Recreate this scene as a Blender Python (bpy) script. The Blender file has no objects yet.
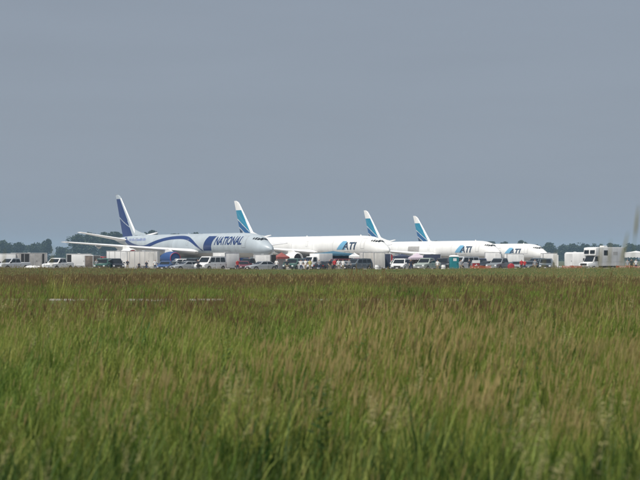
import bpy, bmesh, math, random
from mathutils import Vector, Matrix
R = math.radians
random.seed(7)
SC = bpy.context.scene
COL = SC.collection

# ------------------------------------------------------------------ camera, sky, sun, exposure
EYE, FPX, HORIZON = 1.9, 2000.0, 258.0          # eye height (m), focal length in photo pixels, horizon row
cam_d = bpy.data.cameras.new('camera')
cam_d.sensor_width = 36.0
cam_d.lens = 36.0 * FPX / 640.0
cam_d.clip_start = 0.1
cam_d.clip_end = 20000.0
cam_d.dof.use_dof = True
cam_d.dof.focus_distance = 310.0
cam_d.dof.aperture_fstop = 4.2
cam = bpy.data.objects.new('camera', cam_d)
COL.objects.link(cam)
cam.location = (0, 0, EYE)
cam.rotation_euler = (R(90) + math.atan((HORIZON - 240.0) / FPX), 0, 0)
SC.camera = cam

SUN_EL, SUN_AZ = 61.0, 228.0                     # azimuth clockwise from +Y (view direction): behind the camera, a little left
world = bpy.data.worlds.new('World')
SC.world = world
world.use_nodes = True
wn, wl = world.node_tree.nodes, world.node_tree.links
wn.clear()
w_out = wn.new('ShaderNodeOutputWorld')
w_bg = wn.new('ShaderNodeBackground')
w_sky = wn.new('ShaderNodeTexSky')
w_sky.sky_type = 'NISHITA'
w_sky.sun_disc = False
w_sky.sun_elevation = R(SUN_EL)
w_sky.sun_rotation = R(SUN_AZ)
w_sky.dust_density = 2.0
w_mix = wn.new('ShaderNodeMixRGB')               # milky summer haze veils the whole dome evenly
w_mix.inputs[0].default_value = 0.88
w_mix.inputs[2].default_value = (3.82, 4.38, 5.30, 1)
wl.new(w_sky.outputs[0], w_mix.inputs[1])
w_tc = wn.new('ShaderNodeTexCoord'); w_mp = wn.new('ShaderNodeMapping'); w_nz = wn.new('ShaderNodeTexNoise'); w_mr = wn.new('ShaderNodeMapRange'); w_mul = wn.new('ShaderNodeMixRGB')
w_mp.inputs['Scale'].default_value = (5.0, 5.0, 38.0)      # thin level streaks of high cloud in the haze
w_nz.inputs['Scale'].default_value = 1.0; w_nz.inputs['Detail'].default_value = 5
w_mr.inputs['From Min'].default_value = 0.3; w_mr.inputs['From Max'].default_value = 0.7
w_mr.inputs['To Min'].default_value = 0.975; w_mr.inputs['To Max'].default_value = 1.025
w_mul.blend_type = 'MULTIPLY'; w_mul.inputs[0].default_value = 1.0
wl.new(w_tc.outputs['Generated'], w_mp.inputs[0]); wl.new(w_mp.outputs[0], w_nz.inputs['Vector'])
wl.new(w_nz.outputs['Fac'], w_mr.inputs[0]); wl.new(w_mix.outputs[0], w_mul.inputs[1]); wl.new(w_mr.outputs[0], w_mul.inputs[2])
wl.new(w_mul.outputs[0], w_bg.inputs[0])
w_bg.inputs[1].default_value = 0.075
wl.new(w_bg.outputs[0], w_out.inputs[0])

sun_d = bpy.data.lights.new('sun', 'SUN')
sun_d.energy = 4.7
sun_d.angle = R(0.6)
sun_d.color = (1.0, 0.95, 0.87)
sun = bpy.data.objects.new('sun', sun_d)
COL.objects.link(sun)
sdir = Vector((math.sin(R(SUN_AZ)) * math.cos(R(SUN_EL)), math.cos(R(SUN_AZ)) * math.cos(R(SUN_EL)), math.sin(R(SUN_EL))))
sun.rotation_euler = sdir.to_track_quat('Z', 'Y').to_euler()
sun.location = (0, -20, 60)

SC.view_settings.view_transform = 'Standard'
SC.view_settings.look = 'None'
SC.view_settings.exposure = 0.0
SC.view_settings.gamma = 1.0
SC.view_settings.use_curve_mapping = False
SC.render.engine = 'CYCLES'
SC.cycles.use_denoising = True
SC.cycles.max_bounces = 6
SC.cycles.volume_bounces = 1
SC.cycles.transparent_max_bounces = 8

# ------------------------------------------------------------------ materials
MATS = {}
def mat(name, col, rough=0.6, metal=0.0, var=0.0, scale=4.0, spec=None, bump=0.0, stretch=None):
    if name in MATS:
        return MATS[name]
    m = bpy.data.materials.new(name)
    m.use_nodes = True
    n, l = m.node_tree.nodes, m.node_tree.links
    p = n['Principled BSDF']
    p.inputs['Base Color'].default_value = (*col, 1)
    p.inputs['Roughness'].default_value = rough
    p.inputs['Metallic'].default_value = metal
    if spec is not None:
        p.inputs['Specular IOR Level'].default_value = spec
    if var > 0:
        tc = n.new('ShaderNodeTexCoord')
        nz = n.new('ShaderNodeTexNoise')
        nz.inputs['Scale'].default_value = scale
        nz.inputs['Detail'].default_value = 5
        rp = n.new('ShaderNodeValToRGB')
        rp.color_ramp.elements[0].position = 0.3
        rp.color_ramp.elements[1].position = 0.7
        rp.color_ramp.elements[0].color = (*[c * (1 - var) for c in col], 1)
        rp.color_ramp.elements[1].color = (*[min(1, c * (1 + var)) for c in col], 1)
        if stretch:
            mp = n.new('ShaderNodeMapping'); mp.inputs['Scale'].default_value = stretch
            l.new(tc.outputs['Object'], mp.inputs[0]); l.new(mp.outputs[0], nz.inputs['Vector'])
        else:
            l.new(tc.outputs['Object'], nz.inputs['Vector'])
        l.new(nz.outputs['Fac'], rp.inputs[0])
        l.new(rp.outputs[0], p.inputs['Base Color'])
        if bump > 0:
            b = n.new('ShaderNodeBump')
            b.inputs['Strength'].default_value = bump
            l.new(nz.outputs['Fac'], b.inputs['Height'])
            l.new(b.outputs[0], p.inputs['Normal'])
    if name.endswith('_paint') or name == 'pale_silver':
        p.inputs['Coat Weight'].default_value = 0.5
        p.inputs['Coat Roughness'].default_value = 0.08
    MATS[name] = m
    return m

mat('white_paint', (0.80, 0.80, 0.79), 0.35, var=0.04, scale=1.5)
mat('aircraft_white', (0.77, 0.77, 0.755), 0.36, var=0.07, scale=1.0, stretch=(.9, .9, .18))
mat('seam', (0.30, 0.30, 0.30), 0.6)
mat('aircraft_ice', (0.40, 0.455, 0.495), 0.36, var=0.08, scale=1.0, stretch=(.9, .9, .18))
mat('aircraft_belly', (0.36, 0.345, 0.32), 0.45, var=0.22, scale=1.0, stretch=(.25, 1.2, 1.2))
mat('wing_grey', (0.55, 0.55, 0.55), 0.4, var=0.08, scale=0.4)
mat('bare_metal', (0.86, 0.86, 0.86), 0.35, 0.05, var=0.03, scale=0.6)
mat('dark_metal', (0.05, 0.05, 0.055), 0.5, 0.5)
mat('steel', (0.45, 0.45, 0.46), 0.4, 0.7)
mat('livery_blue', (0.010, 0.034, 0.14), 0.35)
mat('livery_blue_soft', (0.16, 0.20, 0.38), 0.35)
mat('livery_teal', (0.012, 0.21, 0.34), 0.35)
mat('livery_mid', (0.008, 0.09, 0.24), 0.35)
mat('livery_navy', (0.022, 0.05, 0.10), 0.35)
mat('livery_sky', (0.16, 0.40, 0.60), 0.35)
mat('cover_red', (0.50, 0.025, 0.03), 0.7)
mat('cover_blue', (0.02, 0.065, 0.20), 0.6)
mat('glass', (0.012, 0.015, 0.018), 0.08, spec=0.6)
mat('rubber', (0.02, 0.02, 0.02), 0.85)
mat('rim', (0.55, 0.55, 0.56), 0.35, 0.7)
mat('lamp_glass', (0.75, 0.77, 0.78), 0.15)
mat('lamp_red', (0.45, 0.02, 0.02), 0.25)
mat('lamp_amber', (0.7, 0.25, 0.02), 0.25)
mat('chrome', (0.7, 0.7, 0.7), 0.2, 0.9)
mat('plastic_black', (0.025, 0.025, 0.027), 0.6)
mat('silver_paint', (0.42, 0.44, 0.46), 0.3, 0.3)
mat('pale_silver', (0.58, 0.60, 0.62), 0.32, 0.1)
mat('dark_green_paint', (0.03, 0.10, 0.075), 0.3)
mat('black_paint', (0.018, 0.018, 0.022), 0.3)
mat('navy_paint', (0.02, 0.03, 0.085), 0.35)
mat('maroon_paint', (0.16, 0.025, 0.035), 0.35)
mat('grey_paint', (0.20, 0.22, 0.235), 0.35)
mat('slate_paint', (0.10, 0.125, 0.145), 0.35)
mat('sage_paint', (0.33, 0.38, 0.34), 0.4)
mat('blue_paint', (0.03, 0.08, 0.22), 0.35)
mat('red_paint', (0.34, 0.02, 0.028), 0.4)
mat('trailer_white', (0.78, 0.78, 0.77), 0.45, var=0.10, scale=1.2, stretch=(1.6, 1.6, .35))
mat('trailer_cream', (0.60, 0.585, 0.555), 0.5, var=0.13, scale=1.2, stretch=(1.6, 1.6, .35))
mat('trailer_grey', (0.36, 0.35, 0.34), 0.55, var=0.14, scale=2.5)
mat('trailer_brown', (0.15, 0.12, 0.10), 0.7, var=0.3, scale=3.0)
mat('aluminium', (0.60, 0.60, 0.60), 0.4, 0.5)
mat('canvas_red', (0.27, 0.075, 0.065), 0.85, var=0.12)
mat('canvas_blue', (0.045, 0.13, 0.20), 0.85, var=0.12)
mat('canvas_lavender', (0.52, 0.45, 0.52), 0.85, var=0.06)
mat('canvas_white', (0.76, 0.76, 0.75), 0.85, var=0.05)
mat('canvas_navy', (0.035, 0.045, 0.085), 0.85, var=0.12)
mat('toilet_teal', (0.01, 0.20, 0.23), 0.5)
mat('orange_net', (0.62, 0.13, 0.04), 0.7)
mat('wood_post', (0.24, 0.18, 0.12), 0.85, var=0.2)
mat('skin', (0.45, 0.28, 0.20), 0.6)
mat('hair', (0.05, 0.035, 0.025), 0.8)
mat('shirt_white', (0.75, 0.75, 0.74), 0.9)
mat('shirt_red', (0.45, 0.03, 0.035), 0.9)
mat('shirt_yellow', (0.55, 0.50, 0.18), 0.9)
mat('shirt_dark', (0.03, 0.035, 0.05), 0.9)
mat('shirt_grey', (0.28, 0.29, 0.31), 0.9)
mat('trousers_blue', (0.04, 0.06, 0.12), 0.9)
mat('trousers_khaki', (0.35, 0.29, 0.20), 0.9)
mat('trousers_dark', (0.03, 0.03, 0.035), 0.9)
mat('concrete', (0.34, 0.33, 0.31), 0.9, var=0.12, scale=0.3)
mat('gravel', (0.29, 0.275, 0.24), 0.95, var=0.3, scale=1.2)
mat('bark', (0.09, 0.07, 0.055), 0.9, var=0.2)

def ramp(n, stops):
    r = n.new('ShaderNodeValToRGB')
    e = r.color_ramp.elements
    e[0].position, e[0].color = stops[0][0], (*stops[0][1], 1)
    e[1].position, e[1].color = stops[-1][0], (*stops[-1][1], 1)
    for p, c in stops[1:-1]:
        k = e.new(p); k.color = (*c, 1)
    return r

def blade_mat(name, stops, patch_stops, patch_scale=0.16, patch_fac=0.6, trans=0.25):
    """colour differs from tuft to tuft and in broad patches over the field"""
    m = bpy.data.materials.new(name)
    m.use_nodes = True
    n, l = m.node_tree.nodes, m.node_tree.links
    p = n['Principled BSDF']
    p.inputs['Roughness'].default_value = 0.6
    p.inputs['Specular IOR Level'].default_value = 0.25
    oi = n.new('ShaderNodeObjectInfo')
    r1 = ramp(n, stops)
    l.new(oi.outputs['Random'], r1.inputs[0])
    ge = n.new('ShaderNodeNewGeometry')
    mp = n.new('ShaderNodeMapping')
    mp.inputs['Scale'].default_value = (1.0, 0.45, 0.0)
    nz = n.new('ShaderNodeTexNoise')
    nz.inputs['Scale'].default_value = patch_scale
    nz.inputs['Detail'].default_value = 4
    l.new(ge.outputs['Position'], mp.inputs[0])
    l.new(mp.outputs[0], nz.inputs['Vector'])
    r2 = ramp(n, patch_stops)
    l.new(nz.outputs['Fac'], r2.inputs[0])
    mx = n.new('ShaderNodeMixRGB')
    mx.inputs[0].default_value = patch_fac
    l.new(r1.outputs[0], mx.inputs[1])
    l.new(r2.outputs[0], mx.inputs[2])
    l.new(mx.outputs[0], p.inputs['Base Color'])
    tr = n.new('ShaderNodeBsdfTranslucent')
    l.new(mx.outputs[0], tr.inputs[0])
    ms = n.new('ShaderNodeMixShader')
    ms.inputs[0].default_value = trans
    l.new(p.outputs[0], ms.inputs[1])
    l.new(tr.outputs[0], ms.inputs[2])
    l.new(ms.outputs[0], n['Material Output'].inputs[0])
    MATS[name] = m
    return m
blade_mat('blade_green', [(0, (0.058, 0.138, 0.017)), (0.5, (0.118, 0.200, 0.028)), (1, (0.24, 0.275, 0.060))],
          [(0.36, (0.040, 0.105, 0.014)), (0.5, (0.125, 0.200, 0.029)), (0.64, (0.29, 0.295, 0.065))], .9, .6, .42)
blade_mat('blade_lush', [(0, (0.022, 0.064, 0.012)), (0.5, (0.056, 0.115, 0.021)), (1, (0.17, 0.195, 0.052))],
          [(0.40, (0.012, 0.046, 0.009)), (0.5, (0.058, 0.116, 0.021)), (0.64, (0.20, 0.215, 0.056))], 1.6, .6, .38)
blade_mat('blade_olive', [(0, (0.16, 0.26, 0.034)), (0.6, (0.30, 0.345, 0.066)), (1, (0.46, 0.43, 0.135))],
          [(0.36, (0.145, 0.245, 0.032)), (0.64, (0.43, 0.41, 0.115))], .5, .55, .45)
blade_mat('blade_far', [(0, (0.100, 0.175, 0.045)), (1, (0.18, 0.225, 0.070))],
          [(0.35, (0.095, 0.175, 0.045)), (0.65, (0.20, 0.215, 0.074))], 0.08, trans=.45)
blade_mat('head_buff', [(0, (0.56, 0.47, 0.21)), (1, (0.78, 0.64, 0.35))], [(0.3, (0.52, 0.47, 0.20)), (0.7, (0.74, 0.61, 0.31))], trans=.5)
blade_mat('head_rust', [(0, (0.29, 0.195, 0.095)), (1, (0.46, 0.345, 0.17))], [(0.3, (0.29, 0.205, 0.10)), (0.7, (0.45, 0.335, 0.165))], trans=.5)
blade_mat('head_plume', [(0, (0.34, 0.33, 0.14)), (1, (0.54, 0.47, 0.24))], [(0.3, (0.34, 0.34, 0.14)), (0.7, (0.52, 0.45, 0.23))], 1.2, trans=.5)
blade_mat('leaf_far', [(0, (0.022, 0.040, 0.016)), (1, (0.050, 0.072, 0.026))], [(0.3, (0.022, 0.042, 0.016)), (0.7, (0.050, 0.070, 0.026))], 0.05, 0.5, 0.15)

def ground_mat():
    m = bpy.data.materials.new('field_soil')
    m.use_nodes = True
    n, l = m.node_tree.nodes, m.node_tree.links
    p = n['Principled BSDF']
    p.inputs['Roughness'].default_value = 0.95
    ge = n.new('ShaderNodeNewGeometry')
    nz = n.new('ShaderNodeTexNoise')
    nz.inputs['Scale'].default_value = 0.35
    nz.inputs['Detail'].default_value = 8
    l.new(ge.outputs['Position'], nz.inputs['Vector'])
    r = ramp(n, [(0.3, (0.040, 0.055, 0.018)), (0.55, (0.075, 0.085, 0.030)), (0.75, (0.12, 0.10, 0.05))])
    l.new(nz.outputs['Fac'], r.inputs[0])
    l.new(r.outputs[0], p.inputs['Base Color'])
    b = n.new('ShaderNodeBump'); b.inputs['Strength'].default_value = 0.6
    l.new(nz.outputs['Fac'], b.inputs['Height']); l.new(b.outputs[0], p.inputs['Normal'])
    return m
MATS['field_soil'] = ground_mat()

# ------------------------------------------------------------------ helpers
def sm(a, b, x):
    t = max(0.0, min(1.0, (x - a) / (b - a)))
    return t * t * (3 - 2 * t)
def gz(x, y):
    """height of the ground: a low swell under the gravel track, the apron dips gently beyond"""
    return 0.50 * math.exp(-((y - 67.0) / 12.0) ** 2) - 0.62 * sm(375, 470, y)
def at(px, d):
    """a photo column and a distance over the ground give a place"""
    return ((px - 320.0) / FPX * d, d)
def link(o, parent=None):
    COL.objects.link(o)
    if parent is not None:
        o.parent = parent
    return o
def tag(o, label, cat, group=None):
    o['label'] = label; o['category'] = cat
    if group: o['group'] = group
    return o
def empty(name, loc, rz=0.0):
    o = bpy.data.objects.new(name, None)
    o.empty_display_size = 0.5
    link(o)
    o.location = loc; o.rotation_euler = (0, 0, rz)
    return o
def thing(name, label, cat, px, d, rz_deg, group=None):
    x, y = at(px, d)
    return tag(empty(name, (x, y, gz(x, y) + 0.012 * (y > 281)), R(rz_deg)), label, cat, group)

class MB:
    def __init__(s):
        s.v, s.f, s.m = [], [], []
    def add(s, vs, fs, mi=0):
        b = len(s.v)
        s.v += [tuple(v) for v in vs]
        for f in fs:
            s.f.append(tuple(i + b for i in f)); s.m.append(mi)
        return s
    def box(s, x0, x1, y0, y1, z0, z1, mi=0):
        vs = [(x, y, z) for x in (x0, x1) for y in (y0, y1) for z in (z0, z1)]
        return s.add(vs, [(0, 1, 3, 2), (4, 6, 7, 5), (0, 4, 5, 1), (2, 3, 7, 6), (0, 2, 6, 4), (1, 5, 7, 3)], mi)
    def hexa(s, b, t, mi=0):
        """b, t: four corners each, same order"""
        return s.add(list(b) + list(t), [(3, 2, 1, 0), (4, 5, 6, 7), (0, 1, 5, 4), (1, 2, 6, 5), (2, 3, 7, 6), (3, 0, 4, 7)], mi)
    def loft(s, rings, mi=0, cap=True, closed=True):
        n = len(rings[0])
        b = len(s.v)
        for r in rings: s.v += [tuple(p) for p in r]
        for i in range(len(rings) - 1):
            for k in range(n if closed else n - 1):
                a = b + i * n + k; c = b + i * n + (k + 1) % n
                s.f.append((a, c, c + n, a + n)); s.m.append(mi)
        if cap and closed:
            s.f.append(tuple(b + k for k in range(n))[::-1]); s.m.append(mi)
            e = b + (len(rings) - 1) * n
            s.f.append(tuple(e + k for k in range(n))); s.m.append(mi)
        return s
    def tube(s, pts, rad, n=8, mi=0, cap=True):
        rings = []
        pts = [Vector(p) for p in pts]
        if not hasattr(rad, '__len__'): rad = [rad] * len(pts)
        for i, p in enumerate(pts):
            d = (pts[min(i + 1, len(pts) - 1)] - pts[max(i - 1, 0)]).normalized()
            u = d.orthogonal().normalized() if abs(d.z) > 0.99 else Vector((0, 0, 1)).cross(d).normalized()
            w = d.cross(u)
            rings.append([p + (u * math.cos(2 * math.pi * k / n) + w * math.sin(2 * math.pi * k / n)) * rad[i] for k in range(n)])
        return s.loft(rings, mi, cap)
    def build(s, name, mats, parent=None, smooth=False, bevel=0.0):
        me = bpy.data.meshes.new(name)
        me.from_pydata(s.v, [], s.f)
        if isinstance(mats, str): mats = [mats]
        for k in mats: me.materials.append(MATS[k])
        me.polygons.foreach_set('material_index', s.m)
        bm = bmesh.new(); bm.from_mesh(me)
        bmesh.ops.recalc_face_normals(bm, faces=bm.faces)
        if bevel > 0:
            es = [e for e in bm.edges if len(e.link_faces) == 2 and e.calc_face_angle(0) > 0.5]
            bmesh.ops.bevel(bm, geom=es, offset=bevel, segments=2, affect='EDGES', profile=0.5, clamp_overlap=True)
        bm.to_mesh(me); bm.free()
        if smooth:
            me.polygons.foreach_set('use_smooth', [True] * len(me.polygons))
            try: me.set_sharp_from_angle(angle=R(40))
            except Exception: pass
        return link(bpy.data.objects.new(name, me), parent)
def copy_tree(o, parent=None):
    c = o.copy(); COL.objects.link(c); c.parent = parent
    if parent is not None: c.matrix_parent_inverse = o.matrix_parent_inverse.copy()
    for ch in o.children: copy_tree(ch, c)
    return c
def interp(tab, x):
    if x <= tab[0][0]: return tab[0][1]
    for (a, u), (b, v) in zip(tab, tab[1:]):
        if x <= b:
            return u + (v - u) * (x - a) / (b - a)
    return tab[-1][1]

# ------------------------------------------------------------------ setting: ground, apron, track
ys = [-60, -20, 0, 20] + [30 + 3 * i for i in range(26)] + [120, 160, 220, 279, 330, 370] + [375 + 8 * i for i in range(15)] + [520, 700, 1000, 1600, 2600, 4000]
xs = [-2600, -1200, -500, -200, -100, -50, -20, 0, 20, 50, 100, 200, 500, 1200, 2600]
def sheet(name, xs, ys, m, lift=0.0, wob=0.0):
    b = MB()
    rnd = random.Random(3)
    for j, y in enumerate(ys):
        for i, x in enumerate(xs):
            yy = y + (rnd.uniform(-wob, wob) if wob else 0)
            b.v.append((x, yy, gz(x, yy) + lift))
    n = len(xs)
    for j in range(len(ys) - 1):
        for i in range(n - 1):
            a = j * n + i
            b.f.append((a, a + 1, a + n + 1, a + n)); b.m.append(0)
    o = b.build(name, m, smooth=True)
    o['kind'] = 'structure'
    return o
sheet('ground', xs, ys, 'field_soil')
sheet('apron', [-420, -200, -100, -50, 0, 50, 100, 200, 420], [281, 300, 340, 370] + [375 + 8 * i for i in range(15)] + [520, 620], 'concrete', 0.012)
sheet('gravel_track', [-60 + 1.0 * i for i in range(121)], [65.4, 66.2, 67.0, 67.8, 68.7], 'gravel', 0.008, 0.33)

# ------------------------------------------------------------------ aircraft
TOP = [(0, 3.22), (.25, 3.52), (.6, 3.80), (1.2, 4.12), (1.9, 4.42), (2.5, 4.80), (3.1, 5.22), (3.8, 5.48), (5, 5.72), (6.5, 5.88), (8.5, 5.96), (12, 5.98), (40, 5.98), (46, 5.94), (50, 5.82), (53, 5.62), (55.6, 5.35)]
BOT = [(0, 3.08), (.25, 2.80), (.6, 2.56), (1.2, 2.32), (1.9, 2.15), (3.1, 2.0), (5, 1.93), (8, 1.92), (36, 1.92), (39, 2.05), (43, 2.55), (47, 3.25), (51, 4.0), (54, 4.6), (55.6, 4.95)]
HW = [(0, .07), (.25, .36), (.6, .66), (1.2, .98), (1.9, 1.22), (3.1, 1.50), (5, 1.74), (7, 1.84), (9, 1.865), (38, 1.865), (42, 1.68), (46, 1.33), (50, .88), (53, .5), (55.6, .16)]
TOP = [(a, 3.9 + (b - 3.9) * .915 if b > 3.9 else b) for a, b in TOP]
X0 = 28.0                                        # station that carries the Empty (main gear)
def fus(s):
    t, b, w = interp(TOP, s), interp(BOT, s), interp(HW, s)
    return (t + b) / 2, (t - b) / 2, w
def fus_y(s, z, off=0.0):
    c, r, w = fus(s)
    q = max(0.0, 1 - ((z - c) / r) ** 2)
    return w * math.sqrt(q) + off
def patch(b, corners_fn, nu, nv, mi=0):
    g = [[corners_fn(i / nu, j / nv) for j in range(nv + 1)] for i in range(nu + 1)]
    vs = [p for r in g for p in r]
    fs = [(i * (nv + 1) + j, (i + 1) * (nv + 1) + j, (i + 1) * (nv + 1) + j + 1, i * (nv + 1) + j + 1) for i in range(nu) for j in range(nv)]
    b.add(vs, fs, mi)
def skin_quad(b, s0, s1, z0, z1, off=0.012, nu=6, nv=6, slant=0.0, side=-1, mi=0):
    """a panel lying on the fuselage side; starboard is -Y"""
    def fn(u, v):
        z = z0 + (z1 - z0) * v
        s = s0 + (s1 - s0) * u + slant * v
        return (X0 - s, side * fus_y(s, z, off), z)
    patch(b, fn, nu, nv, mi)
def airfoil(le, te, thick, n=7):
    """ring of an aerofoil section: le, te are points, thick in metres"""
    le, te = Vector(le), Vector(te)
    up = Vector((0, 0, 1)) if abs(thick[2]) > 0 else Vector((0, 1, 0))
    T = Vector(thick).length
    ring = []
    prof = [(0, 0), (.03, .42), (.12, .8), (.3, 1.0), (.55, .82), (.8, .4), (1, .02)]
    for c, h in prof: ring.append(le + (te - le) * c + up * (h * T / 2))
    for c, h in prof[-2:0:-1]: ring.append(le + (te - le) * c - up * (h * T / 2))
    return ring

def text_mesh(txt, width, height, shear):
    cu = bpy.data.curves.new('lettering', 'FONT')
    cu.body = txt; cu.shear = shear; cu.offset = 0.03; cu.resolution_u = 3
    o = bpy.data.objects.new('lettering', cu); COL.objects.link(o)
    dg = bpy.context.evaluated_depsgraph_get()
    me = bpy.data.meshes.new_from_object(o.evaluated_get(dg))
    bpy.data.objects.remove(o)
    bm = bmesh.new(); bm.from_mesh(me); bpy.data.meshes.remove(me)
    xa = [v.co.x for v in bm.verts]; ya = [v.co.y for v in bm.verts]
    x0, x1, y0, y1 = min(xa), max(xa), min(ya), max(ya)
    for v in bm.verts:
        v.co = ((v.co.x - x0) / (x1 - x0) * width, (v.co.y - y0) / (y1 - y0) * height, 0)
    for k in range(1, 8):
        g = bm.verts[:] + bm.edges[:] + bm.faces[:]
        bmesh.ops.bisect_plane(bm, geom=g, plane_co=(0, height * k / 8, 0), plane_no=(0, 1, 0))
    return bm
def lettering(txt, s_left, s_right, z0, z1, m, parent, shear=0.25, off=0.022):
    bm = text_mesh(txt, s_left - s_right, z1 - z0, shear)
    for v in bm.verts:
        s = s_left - v.co.x; z = z0 + v.co.y
        v.co = (X0 - s, -fus_y(s, z, off), z)
    me = bpy.data.meshes.new('lettering'); bm.to_mesh(me); bm.free()
    me.materials.append(MATS[m])
    return link(bpy.data.objects.new('lettering', me), parent)

def make_plane(livery):
    root = empty('cargo_jet', (0, 0, 0))
    ice = livery == 'national'
    skin = 'aircraft_ice' if ice else 'aircraft_white'
    # fuselage
    st = [0, .1, .25, .45, .6, .9, 1.2, 1.55, 1.9, 2.2, 2.5, 2.8, 3.1, 3.45, 3.8, 4.4, 5, 5.8, 6.5, 7.5, 8.5, 10, 12] + list(range(14, 38, 2)) + [38 + .8 * i for i in range(22)] + [55.6]
    N = 48
    b = MB(); rings = []
    for s in st:
        c, r, w = fus(s)
        rings.append([(X0 - s, w * math.sin(2 * math.pi * k / N), c + r * math.cos(2 * math.pi * k / N)) for k in range(N)])
    b.loft(rings)
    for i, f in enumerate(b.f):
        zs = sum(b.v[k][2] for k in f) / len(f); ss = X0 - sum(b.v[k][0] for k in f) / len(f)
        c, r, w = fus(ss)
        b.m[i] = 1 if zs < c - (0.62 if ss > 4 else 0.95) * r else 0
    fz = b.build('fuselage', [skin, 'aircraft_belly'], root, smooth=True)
    # cockpit windows
    for side in (-1, 1):
        for s0, s1, z0, z1 in ((2.66, 3.0, 4.62, 4.98), (3.08, 3.42, 4.68, 5.02), (3.56, 3.85, 4.74, 5.0)):
            w = MB(); skin_quad(w, s0, s1, z0, z1, 0.02, 3, 3, side=side)
            w.build('cockpit_window', 'glass', fz)
    w = MB()
    def nose_pane(u, v):
        s = 2.40 + .40 * v; yy = (-.5 + u) * 1.25
        c, r, hw = fus(s)
        return (X0 - s + .02, yy, c + r * math.sqrt(max(0, 1 - (yy / hw) ** 2)) + 0.02)
    for k in range(2):
        w = MB(); patch(w, lambda u, v, k=k: nose_pane((.03 + .44 * u) + .5 * k, v), 4, 2)
        w.build('cockpit_window', 'glass', fz)
    # crew door and cargo door outlines stand a little proud
    d = MB(); skin_quad(d, 5.3, 6.3, 3.55, 5.35, 0.014)
    d.build('crew_door', skin, fz)
    def frame(s0, s1, z0, z1, side):
        w = MB(); t = .035
        for a in ((s0, s1, z0, z0 + t), (s0, s1, z1 - t, z1), (s0, s0 + t, z0, z1), (s1 - t, s1, z0, z1)):
            skin_quad(w, *a, .02, 6 if a[1] - a[0] > .1 else 1, 6 if a[3] - a[2] > .1 else 1, side=side)
        w.build('door_frame', 'seam', fz)
    for side in (-1, 1):
        frame(5.25, 6.35, 3.5, 5.3, side); frame(44.2, 45.1, 3.9, 5.3, side); frame(10.2, 11.8, 2.25, 3.0, side); frame(36.5, 38, 2.3, 3.05, side)
        frame(24.3, 24.9, 3.9, 4.9, side)
    for sj in (8.4, 15.5, 22.6, 30, 37.2, 42.5):
        w = MB(); c, r, hw = fus(sj)
        w.loft([[(X0 - sj + dx, (hw + .01) * math.sin(2 * math.pi * k / N), c + (r + .01) * math.cos(2 * math.pi * k / N)) for k in range(N)] for dx in (-.018, .018)], cap=False)
        w.build('panel_joint', 'seam', fz)
    for sa, ha in ((9.0, .22), (27.5, .20)):
        w = MB(); zt = interp(TOP, sa) - .03
        w.hexa([(X0 - sa + .22, -.03, zt), (X0 - sa + .22, .03, zt), (X0 - sa - .22, .03, zt), (X0 - sa - .22, -.03, zt)], [(X0 - sa + .02, -.012, zt + ha), (X0 - sa + .02, .012, zt + ha), (X0 - sa - .18, .012, zt + ha), (X0 - sa - .18, -.012, zt + ha)])
        w.build('antenna', skin, fz)
    # wing
    def wing_sec(y, side):
        le = 20.2 + 0.50 * y
        ch = 10.2 - 0.52 * min(y, 7) - (max(0, y - 7) * 0.29)
        z = 2.75 + 0.082 * y
        return airfoil((X0 - le, side * y, z), (X0 - le - ch, side * y, z + 0.05), (0, 0, ch * 0.105 * (1 - 0.012 * y)))
    for side in (-1, 1):
        b = MB(); b.loft([wing_sec(y, side) for y in (0.6, 1.8, 4, 7, 11, 15, 18, 19.5, 20.0, 20.2)])
        wg = b.build('wing', 'wing_grey', root, smooth=True)
        e = MB()                                   # bright polished leading edge
        rr = []
        for y in (2.0, 4, 7, 11, 15, 18, 19.9):
            le = 20.2 + 0.50 * y; ch = 10.2 - 0.52 * min(y, 7) - (max(0, y - 7) * 0.29); z = 2.75 + 0.082 * y
            T = ch * 0.105 * (1 - 0.012 * y) / 2 + .012
            rr.append([(X0 - le - dc * ch + (.03 if dc < .01 else 0), side * y, z + h * T) for dc, h in ((.24, .95), (.12, .80), (.03, .44), (-.002, 0), (.03, -.44), (.055, -.56))])
        e.loft(rr, closed=False)
        e.build('leading_edge', 'bare_metal', wg, smooth=True)
        for yf in (5.2, 9.6, 14.5):                # flap track fairings
            le = 20.2 + 0.50 * yf; ch = 10.2 - 0.52 * min(yf, 7) - max(0, yf - 7) * .29; z = 2.75 + 0.082 * yf
            t = MB(); t.tube([(X0 - le - ch * .55, side * yf, z - .25), (X0 - le - ch * .75, side * yf, z - .42), (X0 - le - ch - .3, side * yf, z - .1)], [.06, .2, .04], 8)
            t.build('flap_fairing', 'wing_grey', wg, smooth=True)
    # tailplane
    for side in (-1, 1):
        b = MB(); secs = []
        for y in (0.2, 1.0, 3, 5, 6.9, 7.3):
            le = 48.6 + 0.70 * y; ch = 5.1 - 0.45 * y; z = 4.85 + 0.20 * y
            secs.append(airfoil((X0 - le, side * y, z), (X0 - le - ch, side * y, z), (0, 0, ch * .1)))
        b.loft(secs); b.build('tailplane', 'bare_metal' if ice else 'aircraft_white', root, smooth=True)
    # fin
    def fin_pt(t, c):
        z = 5.55 + 7.35 * t
        le = 46.6 + 7.25 * t; te = 52.5 + 2.95 * t
        if t > .96: le += (t - .96) * 14
        return X0 - (le + (te - le) * c), z, te - le
    NT, NC = 70, 48
    b = MB()
    def finthk(c): return interp([(0, 0), (.03, .42), (.12, .8), (.3, 1), (.55, .82), (.8, .4), (1, .03)], c)
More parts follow.
